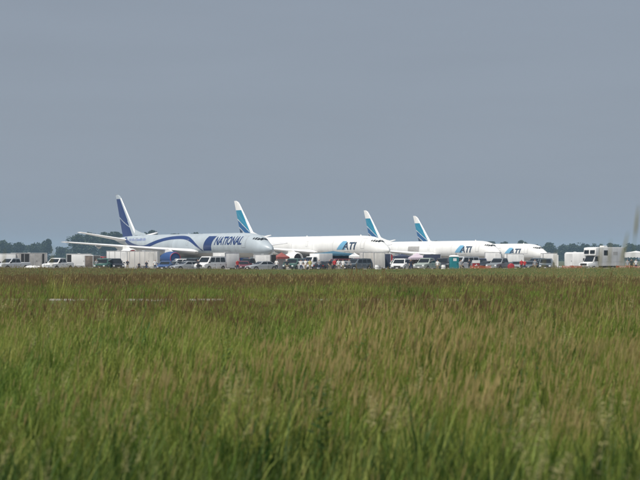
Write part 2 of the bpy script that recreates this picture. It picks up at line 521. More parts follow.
    for side in (-1, 1):
        base = len(b.v)
        for i in range(NT + 1):
            for j in range(NC + 1):
                x, z, ch = fin_pt(i / NT, j / NC)
                b.v.append((x, side * (finthk(j / NC) * ch * .05 + .002), z))
        for i in range(NT):
            for j in range(NC):
                a = base + i * (NC + 1) + j
                b.f.append((a, a + 1, a + NC + 2, a + NC + 1))
                t, c = (i + .5) / NT, (j + .5) / NC
                if ice:
                    m = 1 if (c > .23 - .03 * t and t < .90) else 0
                    if m and abs(t - (.28 + .30 * (c - .4))) < .012: m = 0
                else:
                    m = 0
                    if t < .76 and c > .15 - .03 * t:
                        l1 = .08 + .44 * max(0, (c - .12) / .88) ** .6; l2 = .30 * max(0, (c - .42) / .58) ** .6 if c > .42 else -1
                        if abs(t - (l1 + .13 + .10 * c)) < .006: m = 4
                        elif t > l1 + .012: m = 1
                        elif t > l1 - .014: m = 0
                        elif t > l2 + .011: m = 2
                        elif t > l2 - .011: m = 0
                        else: m = 3
                b.m.append(m)
    # close the top
    fo = b.build('tail_fin', [skin, 'livery_blue'] if ice else [skin, 'livery_teal', 'livery_mid', 'livery_navy', 'livery_sky'], root, smooth=True)
    cap = MB(); x0, z, ch = fin_pt(1, 0); x1, _, _ = fin_pt(1, 1)
    cap.hexa([(x0, -.05, z - .05), (x0, .05, z - .05), (x1, .03, z - .05), (x1, -.03, z - .05)], [(x0 - .08, -.03, z + .04), (x0 - .08, .03, z + .04), (x1, .02, z + .04), (x1, -.02, z + .04)])
    cap.build('fin_cap', 'steel' if ice else skin, fo)
    dl = MB()                                     # dorsal fillet in front of the fin
    dl.loft([[(X0 - s, -.02 - .22 * k, 5.80), (X0 - s, 0, 5.80 + .02 + h), (X0 - s, .02 + .22 * k, 5.80)] for s, h, k in ((43.4, .2, .1), (45.2, .42, .5), (46.8, .75, 1), (48.2, 1.15, 1))], closed=False)
    dl.build('dorsal_fillet', skin, fo)
    e = MB(); rr = []                             # pale leading edge strip
    for i in range(13):
        x, z, ch = fin_pt(i / 13, 0)
        rr.append([(x - dc * ch + .02, sg * (finthk(dc) * ch * .05 + .014), z) for dc, sg in ((.07, -1), (.03, -1), (0, 0), (.03, 1), (.07, 1))])
    e.loft(rr, closed=False); e.build('leading_edge', 'bare_metal', fo, smooth=True)
    # engines
    for side, y, cov, body in ((-1, 6.2, 'red' if ice else 'none', 'cover_blue' if ice else 'aircraft_white'), (-1, 12.2, 'red', 'aircraft_white'),
                               (1, 6.2, 'red', 'cover_blue' if ice else 'aircraft_white'), (1, 12.2, 'none', 'aircraft_white')):
        le = 20.2 + 0.50 * y; zc = 2.75 + 0.082 * y - 1.42; xi = X0 - le + 3.3
        prof = [(0, .90), (.06, .97), (.4, 1.06), (1.4, 1.10), (2.6, 1.02), (3.6, .82), (4.6, .60)]
        n = 28
        b = MB(); b.loft([[(xi - s, side * y + r * math.cos(2 * math.pi * k / n), zc + r * math.sin(2 * math.pi * k / n)) for k in range(n)] for s, r in prof], cap=False)
        en = b.build('engine', body, root, smooth=True)
        b = MB(); b.loft([[(xi - s, side * y + r * math.cos(2 * math.pi * k / n), zc + r * math.sin(2 * math.pi * k / n)) for k in range(n)] for s, r in ((.10, .96), (.0, .92), (-.02, .88), (.1, .84), (.5, .82))], cap=False)
        b.build('intake_lip', 'cover_red' if ice and y < 7 else 'bare_metal', en, smooth=True)
        b = MB(); b.loft([[(xi - s, side * y + r * math.cos(2 * math.pi * k / n), zc + r * math.sin(2 * math.pi * k / n)) for k in range(n)] for s, r in (((.05, .835), (.02, .5), (.0, .05)) if cov == 'red' else ((.62, .83), (.6, .4), (.35, .2), (.2, .03)))], cap=True)
        b.build('intake_cover' if cov == 'red' else 'fan', ('cover_blue' if ice and y < 7 else 'cover_red') if cov == 'red' else 'dark_metal', en, smooth=True)
        b = MB(); b.loft([[(xi - s, side * y + r * math.cos(2 * math.pi * k / n), zc + r * math.sin(2 * math.pi * k / n)) for k in range(n)] for s, r in ((4.2, .66), (4.7, .5), (5.5, .3))], cap=True)
        b.build('exhaust', 'dark_metal', en, smooth=True)
        b = MB(); zt = 2.75 + 0.082 * y
        b.hexa([(xi - .9, side * y - .16, zc + 1.0), (xi - .9, side * y + .16, zc + 1.0), (xi - 4.6, side * y + .12, zc + .45), (xi - 4.6, side * y - .12, zc + .45)],
               [(xi - 2.4, side * y - .12, zt + .12), (xi - 2.4, side * y + .12, zt + .12), (xi - 6.4, side * y + .1, zt - .1), (xi - 6.4, side * y - .1, zt - .1)])
        b.build('pylon', 'aircraft_white', en)
    # landing gear
    def wheel(x, y, r, w, par):
        b = MB(); n = 18
        b.loft([[(x + rr * math.cos(2 * math.pi * k / n), y + dy, r + rr * math.sin(2 * math.pi * k / n)) for k in range(n)] for dy, rr in ((-w / 2, r * .8), (-w * .3, r), (w * .3, r), (w / 2, r * .8))])
        b.build('tyre', 'rubber', par, smooth=True)
    for side in (-1, 1):
        b = MB(); b.tube([(0, side * 3.2, .6), (0, side * 3.1, 2.6)], .17, 10); b.tube([(.75, side * 3.2, .56), (-.75, side * 3.2, .56)], .13, 8); b.tube([(0.1, side * 3.1, 1.3), (1.3, side * 2.6, 2.5)], .08, 8)
        g = b.build('main_gear', 'steel', root)
        for dx in (-.75, .75):
            for dy in (-.42, .42): wheel(dx, side * 3.2 + dy, .56, .38, g)
    b = MB(); b.tube([(X0 - 5.2, 0, .43), (X0 - 5.0, 0, 2.2)], .11, 10); b.tube([(X0 - 5.2, -.3, .43), (X0 - 5.2, .3, .43)], .07, 8)
    g = b.build('nose_gear', 'steel', root)
    for dy in (-.3, .3): wheel(X0 - 5.2, dy, .43, .24, g)
    b = MB(); b.box(X0 - 5.7, X0 - 4.3, -.62, -.58, 1.15, 2.05); b.build('gear_door', skin, g)
    b = MB(); b.box(X0 - 5.7, X0 - 4.3, .58, .62, 1.15, 2.05); b.build('gear_door', skin, g)
    # livery
    if ice:
        wave = [(50.2, 5.55, .28), (49.2, 4.75, .34), (47.8, 4.15, .36), (45.8, 3.72, .34), (43.6, 3.72, .30), (41.5, 4.05, .30), (39, 4.58, .30), (36, 5.02, .29), (33, 5.22, .28), (30, 5.22, .27), (27.8, 4.98, .26), (26, 4.5, .24), (24.6, 3.95, .20), (23.2, 3.35, .12), (22.4, 3.0, .04)]
        wave = [(a - 3.2 * sm(50.5, 44, a), b_, c_) for a, b_, c_ in wave]
        pts = []
        for i in range(len(wave) - 1):            # Catmull-Rom through the marks
            p0 = wave[max(i - 1, 0)]; p1 = wave[i]; p2 = wave[i + 1]; p3 = wave[min(i + 2, len(wave) - 1)]
            for k in range(6):
                t = k / 6
                pts.append([.5 * (2 * p1[q] + (p2[q] - p0[q]) * t + (2 * p0[q] - 5 * p1[q] + 4 * p2[q] - p3[q]) * t * t + (3 * p1[q] - p0[q] - 3 * p2[q] + p3[q]) * t ** 3) for q in range(3)])
        pts.append(list(wave[-1]))
        for side in (-1, 1):
            b = MB(); rows = []
            for i, (s, z, h) in enumerate(pts):
                q = pts[min(i + 1, len(pts) - 1)]; o = pts[max(i - 1, 0)]
                ds, dz = q[0] - o[0], q[1] - o[1]; L = math.hypot(ds, dz); ns, nz_ = -dz / L, ds / L
                row = []
                for j in range(5):
                    e = (j / 4 - .5) * 2 * h
                    s2 = s + ns * e; z2 = z + nz_ * e
                    row.append((X0 - s2, side * fus_y(s2, z2, .016), z2))
                rows.append(row)
            b.loft(rows, closed=False)
            b.build('wave_stripe', 'livery_blue', fz)
        b = MB()
        def blk(u, v):
            z = 3.05 + 2.3 * v
            s = 19.0 + (16.3 - 19.0) * u - 1.0 * v ** 1.7
            return (X0 - s, -fus_y(s, z, .018), z)
        patch(b, blk, 6, 8); b.build('blue_panel', 'livery_blue', fz)
        lettering('NATIONAL', 15.2, 6.4, 3.92, 5.25, 'livery_blue', fz, .32)
        b = MB(); rnd = random.Random(5); s = 48.0        # a small line of print too far off to read
        while s > 40.5:
            w = rnd.uniform(.16, .42); h = rnd.uniform(.28, .5)
            skin_quad(b, s, s - w, 4.78, 4.78 + h, .014, 1, 2); s -= w + rnd.uniform(.12, .3)
        b.build('small_print', 'livery_blue_soft', fz)
    else:
        b = MB()
        def sw(u, v):
            z = 3.35 + 1.5 * v
            s = 14.2 - 1.9 * v - (3.0 * (1 - .55 * v)) * u
            return (X0 - s, -fus_y(s, z, .016), z)
        patch(b, sw, 6, 8); b.build('swoosh', 'livery_sky', fz)
        lettering('ATI', 12.3, 7.6, 3.35, 4.65, 'livery_navy', fz, .3)
        b = MB(); skin_quad(b, 39, 30.5, 3.0, 3.16, .014, 20, 1); b.build('cheat_line', 'livery_mid', fz)
    return root

def place_plane(root, px_fin, px_nose, d, label):
    xt, yt = at(px_fin, d)
    L = 54.8
    lo, hi = R(20), R(88)
    for _ in range(50):
        th = (lo + hi) / 2
        nx, ny = xt + L * math.cos(th), yt - L * math.sin(th)
        if 320 + FPX * nx / ny > px_nose: lo = th
        else: hi = th
    f = (54.8 - X0)
    x, y = xt + f * math.cos(th), yt - f * math.sin(th)
    root.location = (x, y, gz(x, y) + .012); root.rotation_euler = (0, 0, -th)
    tag(root, label, 'airplane', 'cargo jets parked in a row')
    print('PLANE', label[:30], 'theta', math.degrees(th), 'nose depth', ny, 'loc', x, y)
    return root
p1 = make_plane('national')
place_plane(p1, 117.3, 272, 349, 'pale blue and grey cargo jet with NATIONAL lettering and dark blue wave')
p2 = make_plane('ati')
p3 = copy_tree(p2); p4 = copy_tree(p2)
place_plane(p2, 235.8, 389, 387, 'white ATI cargo jet with its tail rising behind the pale blue jet')
place_plane(p3, 365.3, 500, 450, 'white ATI cargo jet, third in the row, behind the teal toilet')
place_plane(p4, 414.6, 547.5, 496, 'farthest white ATI cargo jet at the right end of the row')
b = MB(); skin_quad(b, 33, 28.4, 3.5, 4.7, .02, 8, 5)
o = b.build('cargo_door', 'trailer_grey'); o.parent = [c for c in p3.children if c.name.startswith('fuselage')][0]

# ------------------------------------------------------------------ vehicles
def wheels(par, spots, r=.37, w=.24):
    for x, y in spots:
        n = 18; b = MB()
        b.loft([[(x + rr * math.cos(2 * math.pi * k / n), y + dy, r + rr * math.sin(2 * math.pi * k / n)) for k in range(n)] for dy, rr in ((-w / 2, r * .86), (-w * .35, r), (w * .35, r), (w / 2, r * .86))])
        t = b.build('wheel', 'rubber', par, smooth=True)
        s = 1 if y > 0 else -1
        b = MB(); b.loft([[(x + rr * math.cos(2 * math.pi * k / n), y + s * (w / 2 + dy), r + rr * math.sin(2 * math.pi * k / n)) for k in range(n)] for dy, rr in ((-.02, r * .62), (.012, r * .58), (-.01, r * .2))])
        b.build('rim', 'rim', t, smooth=True)
def pane(par, q, name='window', m='glass', off=.012):
    q = [Vector(p) for p in q]
    nrm = (q[1] - q[0]).cross(q[3] - q[0]).normalized() * off
    b = MB(); b.hexa([p - nrm for p in q], [p + nrm for p in q]); return b.build(name, m, par)
KINDS = {
 'pickup': dict(L=5.7, W=1.98, z0=.42, hood=[(2.85, .62), (2.82, .98), (2.5, 1.08), (1.35, 1.17), (-.85, 1.2), (-.95, 1.27), (-2.78, 1.27), (-2.85, .7)], cab=(1.42, .62, -.78, -.98), zb=1.14, zt=1.88, panes=2, bed=True, r=.39),
 'suv': dict(L=4.95, W=1.95, z0=.36, hood=[(2.47, .55), (2.44, .92), (2.15, 1.02), (1.15, 1.11), (-2.3, 1.14), (-2.42, 1.0), (-2.47, .6)], cab=(1.25, .50, -2.12, -2.40), zb=1.08, zt=1.82, panes=3, r=.37),
 'van': dict(L=5.6, W=2.02, z0=.36, hood=[(2.8, .55), (2.77, .95), (2.5, 1.10), (1.85, 1.2), (-2.7, 1.22), (-2.8, .6)], cab=(2.0, 1.12, -2.62, -2.76), zb=1.15, zt=2.12, panes=3, r=.37),
 'minivan': dict(L=4.9, W=1.96, z0=.32, hood=[(2.45, .5), (2.42, .85), (2.1, .98), (1.55, 1.05), (-2.3, 1.08), (-2.45, .55)], cab=(1.65, .55, -2.05, -2.36), zb=1.02, zt=1.78, panes=3, r=.34),
 'sedan': dict(L=4.75, W=1.82, z0=.28, hood=[(2.37, .48), (2.33, .72), (2.0, .82), (.95, .95), (-1.75, .98), (-2.3, .92), (-2.37, .5)], cab=(1.05, .25, -1.05, -1.85), zb=.92, zt=1.44, panes=2, r=.32),
}
def vehicle(kind, paint, label, cat, px, d, rz, name, two_tone=None, group=None, glass='glass'):
    K = KINDS[kind]; w = K['W'] / 2
    root = thing(name, label, cat, px, d, rz, group)
    # body shell
    def wid(x):
        e = abs(x) / (K['L'] / 2)
        return w * (1 - .10 * max(0, (e - .72) / .28) ** 2)
    b = MB(); rings = []
    xs_ = [K['hood'][0][0]]
    for (xa, _), (xb, _) in zip(K['hood'], K['hood'][1:]):
        k = max(1, int(abs(xb - xa) / .5))
        xs_ += [xa + (xb - xa) * i / k for i in range(1, k + 1)]
    tab = sorted(K['hood'])
    for x in xs_:
        ww = wid(x); zt = interp(tab, x); z0 = K['z0'] + .10 * max(0, abs(x) / (K['L'] / 2) - .8) * 5
        z0 = min(z0, zt - .05)
        rings.append([(x, -ww * .93, z0), (x, -ww, z0 + (zt - z0) * .35), (x, -ww * .985, zt - .09 * min(1, zt - z0)), (x, -ww * .90, zt), (x, 0, zt + .025), (x, ww * .90, zt), (x, ww * .985, zt - .09 * min(1, zt - z0)), (x, ww, z0 + (zt - z0) * .35), (x, ww * .93, z0)])
    b.loft(rings); body = b.build('body', paint, root, smooth=True)
    # cabin
    xa, xb, xc, xd = K['cab']; zb, zt = K['zb'], K['zt']; wb, wt = w * .955, w * .80
    b = MB()
    b.hexa([(xa, -wb, zb), (xa, wb, zb), (xd, wb, zb), (xd, -wb, zb)], [(xb, -wt, zt - .05), (xb, wt, zt - .05), (xc, wt, zt - .05), (xc, -wt, zt - .05)])
    cb = b.build('cabin', two_tone or paint, root, bevel=.03, smooth=True)
    b = MB(); b.loft([[(x, y * k, z) for y in (-wt, -wt * .6, 0, wt * .6, wt)] + [(x, wt * k, zt - .07), (x, -wt * k, zt - .07)] for x, k, z in ((xb + .03, .95, zt - .045), (xb - .15, .99, zt - .005), ((xb + xc) / 2, 1, zt + .02), (xc + .15, .99, zt - .005), (xc - .03, .95, zt - .045))])
    b.build('roof', two_tone or paint, cb, smooth=True)
    def lerp(p, q, t): return tuple(p[i] + (q[i] - p[i]) * t for i in range(3))
    def quad(A, B_, C_, D_, u0, u1, v0, v1):
        """A,B bottom; C,D top (C above B)"""
        f = lambda u, v: lerp(lerp(A, B_, u), lerp(D_, C_, u), v)
        return [f(u0, v0), f(u1, v0), f(u1, v1), f(u0, v1)]
    zt2 = zt - .05
    pane(cb, quad((xa, -wb, zb), (xa, wb, zb), (xb, wt, zt2), (xb, -wt, zt2), .06, .94, .12, .90), 'windshield', glass)
    pane(cb, quad((xd, wb, zb), (xd, -wb, zb), (xc, -wt, zt2), (xc, wt, zt2), .10, .90, .22, .88), 'rear_window')
    n = K['panes']
    for s in (-1, 1):
        for i in range(n):
            u0 = .06 + .90 * i / n; u1 = .06 + .90 * (i + 1) / n - .035
            q = quad((xa - .12, s * wb, zb), (xd, s * wb, zb), (xc, s * wt, zt2), (xb, s * wt, zt2), u0, u1, .16, .88)
            pane(cb, q if s < 0 else q[::-1], 'side_window')
        b = MB(); b.box(xa - .28, xa - .08, s * (w + .02), s * (w + .24), zb + .02, zb + .22)
        b.build('mirror', 'plastic_black' if kind in ('pickup', 'van') else paint, body, bevel=.03)
    xf = K['hood'][0][0]; zf = K['hood'][1][1]; wf = wid(xf)
    for s in (-1, 1):
        b = MB(); b.box(xf - .16, xf + .015, s * wf * .62, s * wf * .93, zf - .26, zf - .07); b.build('headlight', 'lamp_glass', body, bevel=.02)
        b = MB(); xr = K['hood'][-1][0]; b.box(xr - .015, xr + .12, s * wid(xr) * .78, s * wid(xr) * .97, .72, 1.0 if zb > 1 else .86); b.build('tail_lamp', 'lamp_red', body, bevel=.02)
    b = MB(); b.box(xf - .12, xf + .02, -wf * .55, wf * .55, zf - .28, zf - .08); b.build('grille', 'plastic_black' if kind != 'pickup' else 'chrome', body)
    b = MB(); b.box(xf - .2, xf + .07, -wf * .96, wf * .96, K['z0'] + .04, K['z0'] + .26); b.build('bumper', 'chrome' if kind in ('pickup', 'van') else 'plastic_black', body, bevel=.03)
    b = MB(); b.box(K['hood'][-1][0] - .07, K['hood'][-1][0] + .2, -wf * .96, wf * .96, K['z0'] + .06, K['z0'] + .26); b.build('bumper', 'plastic_black', body, bevel=.03)
    for s in (-1, 1):
        for i in range(n):
            u = .06 + .90 * (i + 1) / n
            xs2 = xa - .12 + (xd - xa + .12) * u
            if kind == 'pickup' and xs2 < -.9: continue
            b = MB(); b.box(xs2 - .01, xs2 + .01, s * w - .02, s * w + .004, K['z0'] + .12, zb - .08); b.build('door_seam', 'plastic_black', body)
            b = MB(); b.box(xs2 + .06, xs2 + .24, s * w - .03, s * w + .03, zb - .22, zb - .17); b.build('door_handle', 'chrome', body)
    b = MB(); b.box(K['hood'][-1][0] - .085, K['hood'][-1][0] - .06, -.16, .16, K['z0'] + .10, K['z0'] + .24); b.build('plate', 'canvas_white', body)
    b = MB(); b.box(xf + .06, xf + .085, -.16, .16, K['z0'] + .08, K['z0'] + .22); b.build('plate', 'canvas_white', body)
    if K.get('bed'):
        b = MB(); b.box(-2.7, -1.05, -w * .80, w * .80, 1.24, 1.305); b.build('bed_dark_slab', 'plastic_black', body)  # dark slab on top stands in for the hollow bed
    xw = K['L'] * .31
    wheels(root, [(xw, -w + .11), (xw, w - .11), (-xw, -w + .11), (-xw, w - .11)], K['r'])
    for x in (xw, -xw):
        for s in (-1, 1):
            b = MB(); n = 14
            b.add([(x, s * (w + .004), K['r'])] + [(x + (K['r'] + .08) * math.cos(math.pi * k / n), s * (w + .004), K['r'] + (K['r'] + .08) * math.sin(math.pi * k / n)) for k in range(n + 1)], [(0, k + 1, k + 2) for k in range(n)])
            b.build('wheel_arch', 'plastic_black', body)
    return root

def trailer(label, px, d, rz, L, W, H, m, name='box_trailer', cat='trailer', zf=.45, roof='aluminium', door='side', dark_end=False, round_top=False, ribs=0, group=None, dark_panels=None):
    root = thing(name, label, cat, px, d, rz, group)
    b = MB(); b.box(-L / 2, L / 2, -W / 2, W / 2, zf, H)
    bd = b.build('body', m, root, bevel=.30 if round_top else .06, smooth=True)
    if not round_top:
        b = MB(); b.box(-L / 2 - .02, L / 2 + .02, -W / 2 - .02, W / 2 + .02, H - .05, H + .03); b.build('roof_rim', roof, bd, bevel=.02)
    b = MB(); b.box(-L / 2 - .015, L / 2 + .015, -W / 2 - .015, W / 2 + .015, zf - .06, zf + .10); b.build('skirt', 'aluminium', bd)
    for s in (-1, 1):
        b = MB(); b.box(L * .18, L * .18 + .85, s * (W / 2 + .012) - .012, s * (W / 2 + .012) + .012, zf + .15, H - .25)
        dr = b.build('door', m, bd)
        b = MB(); b.box(L * .18 + .06, L * .18 + .16, s * (W / 2 + .03) - .02, s * (W / 2 + .03) + .02, zf + .95, zf + 1.02); b.build('handle', 'plastic_black', dr)
    if not round_top:
        for sx in (-1, 1):
            for sy in (-1, 1):
                b = MB(); b.box(sx * (L / 2 - .03) - .05, sx * (L / 2 - .03) + .05, sy * (W / 2 - .03) - .05, sy * (W / 2 - .03) + .05, zf + .1, H - .05); b.build('corner_trim', 'aluminium', bd)
    b = MB(); b.box(-.2, .2, -.2, .2, H, H + .09); b.build('roof_vent', 'aluminium', bd, bevel=.03)
    for i in range(ribs):
        x = -L / 2 + L * (i + .5) / ribs
        for s in (-1, 1):
            b = MB(); b.box(x - .03, x + .03, s * W / 2 - .02, s * W / 2 + .02, zf + .12, H - .08); b.build('rib', 'aluminium', bd)
    for o0, o1 in (dark_panels or ()):
        b = MB(); b.box(-L / 2 + L * o0, -L / 2 + L * o1, -W / 2 - .016, -W / 2 + .02, zf + .12, H - .12); b.build('side_dark_panel', 'plastic_black', bd)  # black panel on the wall paints the shade inside an open doorway
    if dark_end:                                   # black panel on the rear in place of a shaded load space
        b = MB(); b.box(-L / 2 - .012, -L / 2 + .02, -W / 2 + .12, W / 2 - .12, zf + .12, H - .14); b.build('load_dark_panel', 'plastic_black', bd)
    for s in (-1, 1):
        b = MB(); b.box(-L / 2 - .02, -L / 2 + .02, s * (W / 2 - .08) - .05, s * (W / 2 - .08) + .05, zf + .12, zf + .3); b.build('tail_lamp', 'lamp_red', bd)
    b = MB(); b.tube([(L / 2 - .1, -W * .35, zf), (L / 2 + 1.1, 0, zf)], .05, 6); b.tube([(L / 2 - .1, W * .35, zf), (L / 2 + 1.1, 0, zf)], .05, 6); b.tube([(L / 2 + .95, 0, .03), (L / 2 + .95, 0, .75)], .04, 6)
    b.build('tow_bar', 'dark_metal', root)
    wheels(root, [(x, s * (W / 2 - .1)) for x in (-.45, .45) for s in (-1, 1)], .34)
    for s in (-1, 1):
        b = MB(); b.box(-.92, .92, s * (W / 2 + .03) - .1, s * (W / 2 + .03) + .06, .72, .80); b.build('mudguard', 'aluminium', root)
    return root

def canopy(label, px, d, rz, L, W, eave, peak, m, name='canopy_tent', valance=.3, wall=None):
    root = thing(name, label, 'tent', px, d, rz)
    b = MB()
    n = 6
    def roof_pt(u, v):
        x, y = (u - .5) * L, (v - .5) * W
        k = max(abs(u - .5), abs(v - .5)) * 2
        return (x, y, eave + (peak - eave) * (1 - k) ** .9 - .05 * math.sin(k * math.pi))
    patch(b, roof_pt, 12, 12)
    top = b.build('roof_canvas', m, root, smooth=True)
    for (x0, y0, x1, y1) in ((-L / 2, -W / 2, L / 2, -W / 2), (L / 2, -W / 2, L / 2, W / 2), (L / 2, W / 2, -L / 2, W / 2), (-L / 2, W / 2, -L / 2, -W / 2)):
        b = MB()
        patch(b, lambda u, v: (x0 + (x1 - x0) * u, y0 + (y1 - y0) * u, eave - valance * v * (1 - .12 * math.sin(u * 40))), 16, 1)
        b.build('valance', m, top)
    for sx in (-1, 1):
        for sy in (-1, 1):
            b = MB(); b.tube([(sx * (L / 2 - .05), sy * (W / 2 - .05), 0), (sx * (L / 2 - .05), sy * (W / 2 - .05), eave)], .03, 6)
            b.tube([(sx * (L / 2 - .05), sy * (W / 2 - .05), 0), (sx * (L / 2 - .05), sy * (W / 2 - .05), .03)], .08, 8)
            b.build('leg', 'steel', root)
    if wall:
        b = MB(); patch(b, lambda u, v: ((u - .5) * L * .98, W / 2 - .1 + .05 * math.sin(u * 30), .05 + (eave - .1) * v), 30, 1); b.build('back_wall', wall, root, smooth=True)
    return root

def person(label, px, d, rz, shirt, trousers, h=1.75, pose=0):
    root_name = 'person'
    k = h / 1.75
    x, y = at(px, d)
    arm = [(.30, -.02, 1.02), (.32, .16, .92)] if pose == 0 else [(.32, .05, 1.1), (.22, .30, 1.22)]
    V = [(0, 0, .95), (0, 0, 1.12), (0, .0, 1.36), (0, .0, 1.50), (0, .02, 1.58), (0, .02, 1.70)]
    Rr = [(.15, .11), (.145, .10), (.18, .115), (.06, .06), (.075, .09), (.07, .085)]
    E = [(0, 1), (1, 2), (2, 3), (3, 4), (4, 5)]
    for s in (-1, 1):
        a = len(V)
        V += [(s * .19, 0, 1.42), (s * .25, 0, 1.18), (s * arm[0][0] * .9, arm[0][1], arm[0][2]), (s * arm[1][0] * .9, arm[1][1], arm[1][2] - .08)]
        Rr += [(.065, .065), (.05, .05), (.042, .042), (.04, .03)]
        E += [(2, a), (a, a + 1), (a + 1, a + 2), (a + 2, a + 3)]
        a = len(V)
        st = .05 * s * (1 if pose else -1)
        V += [(s * .10, 0, .82), (s * .11, st, .48), (s * .115, st * 1.5, .08), (s * .125, st * 1.5 + .15, .035)]
        Rr += [(.095, .10), (.065, .065), (.045, .05), (.04, .032)]
        E += [(0, a), (a, a + 1), (a + 1, a + 2), (a + 2, a + 3)]
    me = bpy.data.meshes.new(root_name)
    me.from_pydata([(p[0] * k, p[1] * k, p[2] * k) for p in V], E, [])
    o = bpy.data.objects.new(root_name, me); COL.objects.link(o)
    md = o.modifiers.new('skin', 'SKIN'); md.use_smooth_shade = True
    for i, r in enumerate(Rr):
        me.skin_vertices[0].data[i].radius = (r[0] * k, r[1] * k)
    me.skin_vertices[0].data[0].use_root = True
    o.modifiers.new('sub', 'SUBSURF').levels = 1
    dg = bpy.context.evaluated_depsgraph_get()
    m2 = bpy.data.meshes.new_from_object(o.evaluated_get(dg))
    bpy.data.objects.remove(o)
    m2.materials.clear()
    for q in ('skin', shirt, trousers, 'hair', 'plastic_black'): m2.materials.append(MATS[q])
    for p in m2.polygons:
        c = p.center / k
        p.use_smooth = True
        i = 0
        if c.z < .09: i = 4
        elif c.z < .96 and abs(c.x) < .22: i = 2
        elif c.z < 1.47 and not (c.z < 1.2 and abs(c.x) > .21 and False): i = 1 if (abs(c.x) < .2 or c.z > 1.16) else 0
        elif c.z > 1.66 or (c.z > 1.55 and c.y < -.02): i = 3
        p.material_index = i
    o = bpy.data.objects.new(root_name, m2); COL.objects.link(o)
    zmin = min(v.co.z for v in m2.vertices)
    o.location = (x, y, gz(x, y) + .012 - zmin); o.rotation_euler = (0, 0, R(rz))
    return tag(o, label, 'person', 'people among the parked vehicles')

# left end
trailer('white box trailer cut off by the left edge', -3, 297, 190, 5.5, 2.3, 2.55, 'trailer_white')
vehicle('pickup', 'pale_silver', 'silver pickup truck at the far left, nose toward the field', 'pickup truck', 12, 287, -128, 'pickup_truck')
trailer('weathered grey trailer with a black panel for its dark doorway beside the silver pickup', 29, 298, 12, 5.2, 2.3, 2.62, 'trailer_grey', ribs=7, dark_panels=((.26, .50), (.86, .92)))
t = thing('utility_trailer', 'low white covered utility trailer between the two left pickups', 'trailer', 33, 284, 172)
b = MB(); b.loft([[(x, -.75 * k, .38), (x, -.72 * k, .55), (x, -.35 * k, z), (x, .35 * k, z), (x, .72 * k, .55), (x, .75 * k, .38)] for x, k, z in ((-1.1, .9, .62), (-.9, 1, .74), (.4, 1, .82), (.85, .9, .74), (1.15, .6, .58))]); b.build('cover', 'canvas_white', t, smooth=True)
b = MB(); b.box(-1.1, 1.1, -.72, .72, .30, .40); b.build('frame', 'dark_metal', t)
b = MB(); b.tube([(1.0, 0, .34), (2.1, 0, .34)], .04, 6); b.build('tow_bar', 'dark_metal', t)
wheels(t, [(-.1, -.82), (-.1, .82)], .28, .18)
vehicle('pickup', 'white_paint', 'white pickup truck in front of the white trailer under the long wing', 'pickup truck', 58, 287, -116, 'pickup_truck')
trailer('white box trailer under the pale blue jet wing tip, dark at one end', 79, 299, 4, 3.6, 2.3, 2.5, 'trailer_white', dark_panels=((.03, .20),))
trailer('brown slatted livestock trailer beside the dark green vehicle', 92.5, 294, -100, 3.6, 1.3, 2.25, 'trailer_brown', ribs=6, name='livestock_trailer', cat='trailer')
vehicle('van', 'white_paint', 'white van with red upper half behind the dark green vehicle', 'van', 101, 303, -105, 'delivery_van', two_tone='red_paint')
vehicle('suv', 'dark_green_paint', 'dark green sport utility vehicle left of the black one', 'car', 103.5, 287, -98, 'parked_car')
vehicle('suv', 'black_paint', 'black sport utility vehicle beside the dark green one', 'car', 115, 290, -72, 'parked_car')
trailer('tall white box trailer behind the black vehicle under the outboard engine', 118, 304, 3, 3.4, 2.4, 2.95, 'trailer_white', ribs=4)
trailer('long cream box trailer with vertical seams under the blue engine', 143.5, 301, -4, 4.6, 2.4, 2.9, 'trailer_cream', ribs=6)
person('person in dark clothes before the long cream trailer, nearest its left end', 139, 288, 200, 'shirt_dark', 'trousers_dark', 1.3)
person('person in dark clothes before the long cream trailer, nearer the blue engine', 146.5, 288, 170, 'shirt_dark', 'trousers_blue', 1.5)
# middle
vehicle('sedan', 'blue_paint', 'dark blue car below the blue engine', 'car', 166, 289, -100, 'parked_car')
vehicle('minivan', 'white_paint', 'white minivan behind the dark blue car, right of the blue engine', 'minivan', 180, 299, -160, 'parked_minivan')
vehicle('sedan', 'silver_paint', 'silver car between the dark blue car and the white van', 'car', 187, 286, -150, 'parked_car')
vehicle('van', 'white_paint', 'white full size van parked beside the bright white trailer', 'van', 210.5, 287, -122, 'passenger_van')
trailer('bright white box trailer below the NATIONAL lettering', 226, 294, -62, 4.2, 2.3, 2.7, 'trailer_white')
vehicle('sedan', 'maroon_paint', 'maroon car right of the bright white trailer', 'car', 243, 289, -80, 'parked_car')
trailer('short white trailer under the pale blue jet nose', 262.5, 296, 5, 2.5, 2.2, 2.4, 'trailer_white')
vehicle('sedan', 'silver_paint', 'silver car in front of the short white trailer under the jet nose', 'car', 262, 286, -148, 'parked_car')
t = thing('equipment_cabinet', 'tall narrow black cabinet just past the pale blue jet nose', 'cabinet', 273, 291, 15)
b = MB(); b.box(-.36, .36, -.4, .4, .12, 2.35); c = b.build('housing', 'black_paint', t, bevel=.03)
b = MB(); b.box(-.30, .30, -.425, -.395, .3, 1.2); b.build('door', 'plastic_black', c)
b = MB(); b.box(-.30, .30, -.425, -.395, 1.3, 2.2); b.build('door', 'plastic_black', c)
for sx in (-.28, .28):
    b = MB(); b.tube([(sx, -.3, .0), (sx, -.3, .13)], .06, 8); b.tube([(sx, .3, .0), (sx, .3, .13)], .06, 8); b.build('foot', 'steel', t)
canopy('small canopy tent with a faded red roof past the jet nose', 281.5, 297, 20, 1.9, 1.9, 2.05, 2.75, 'canvas_red', wall='canvas_white')
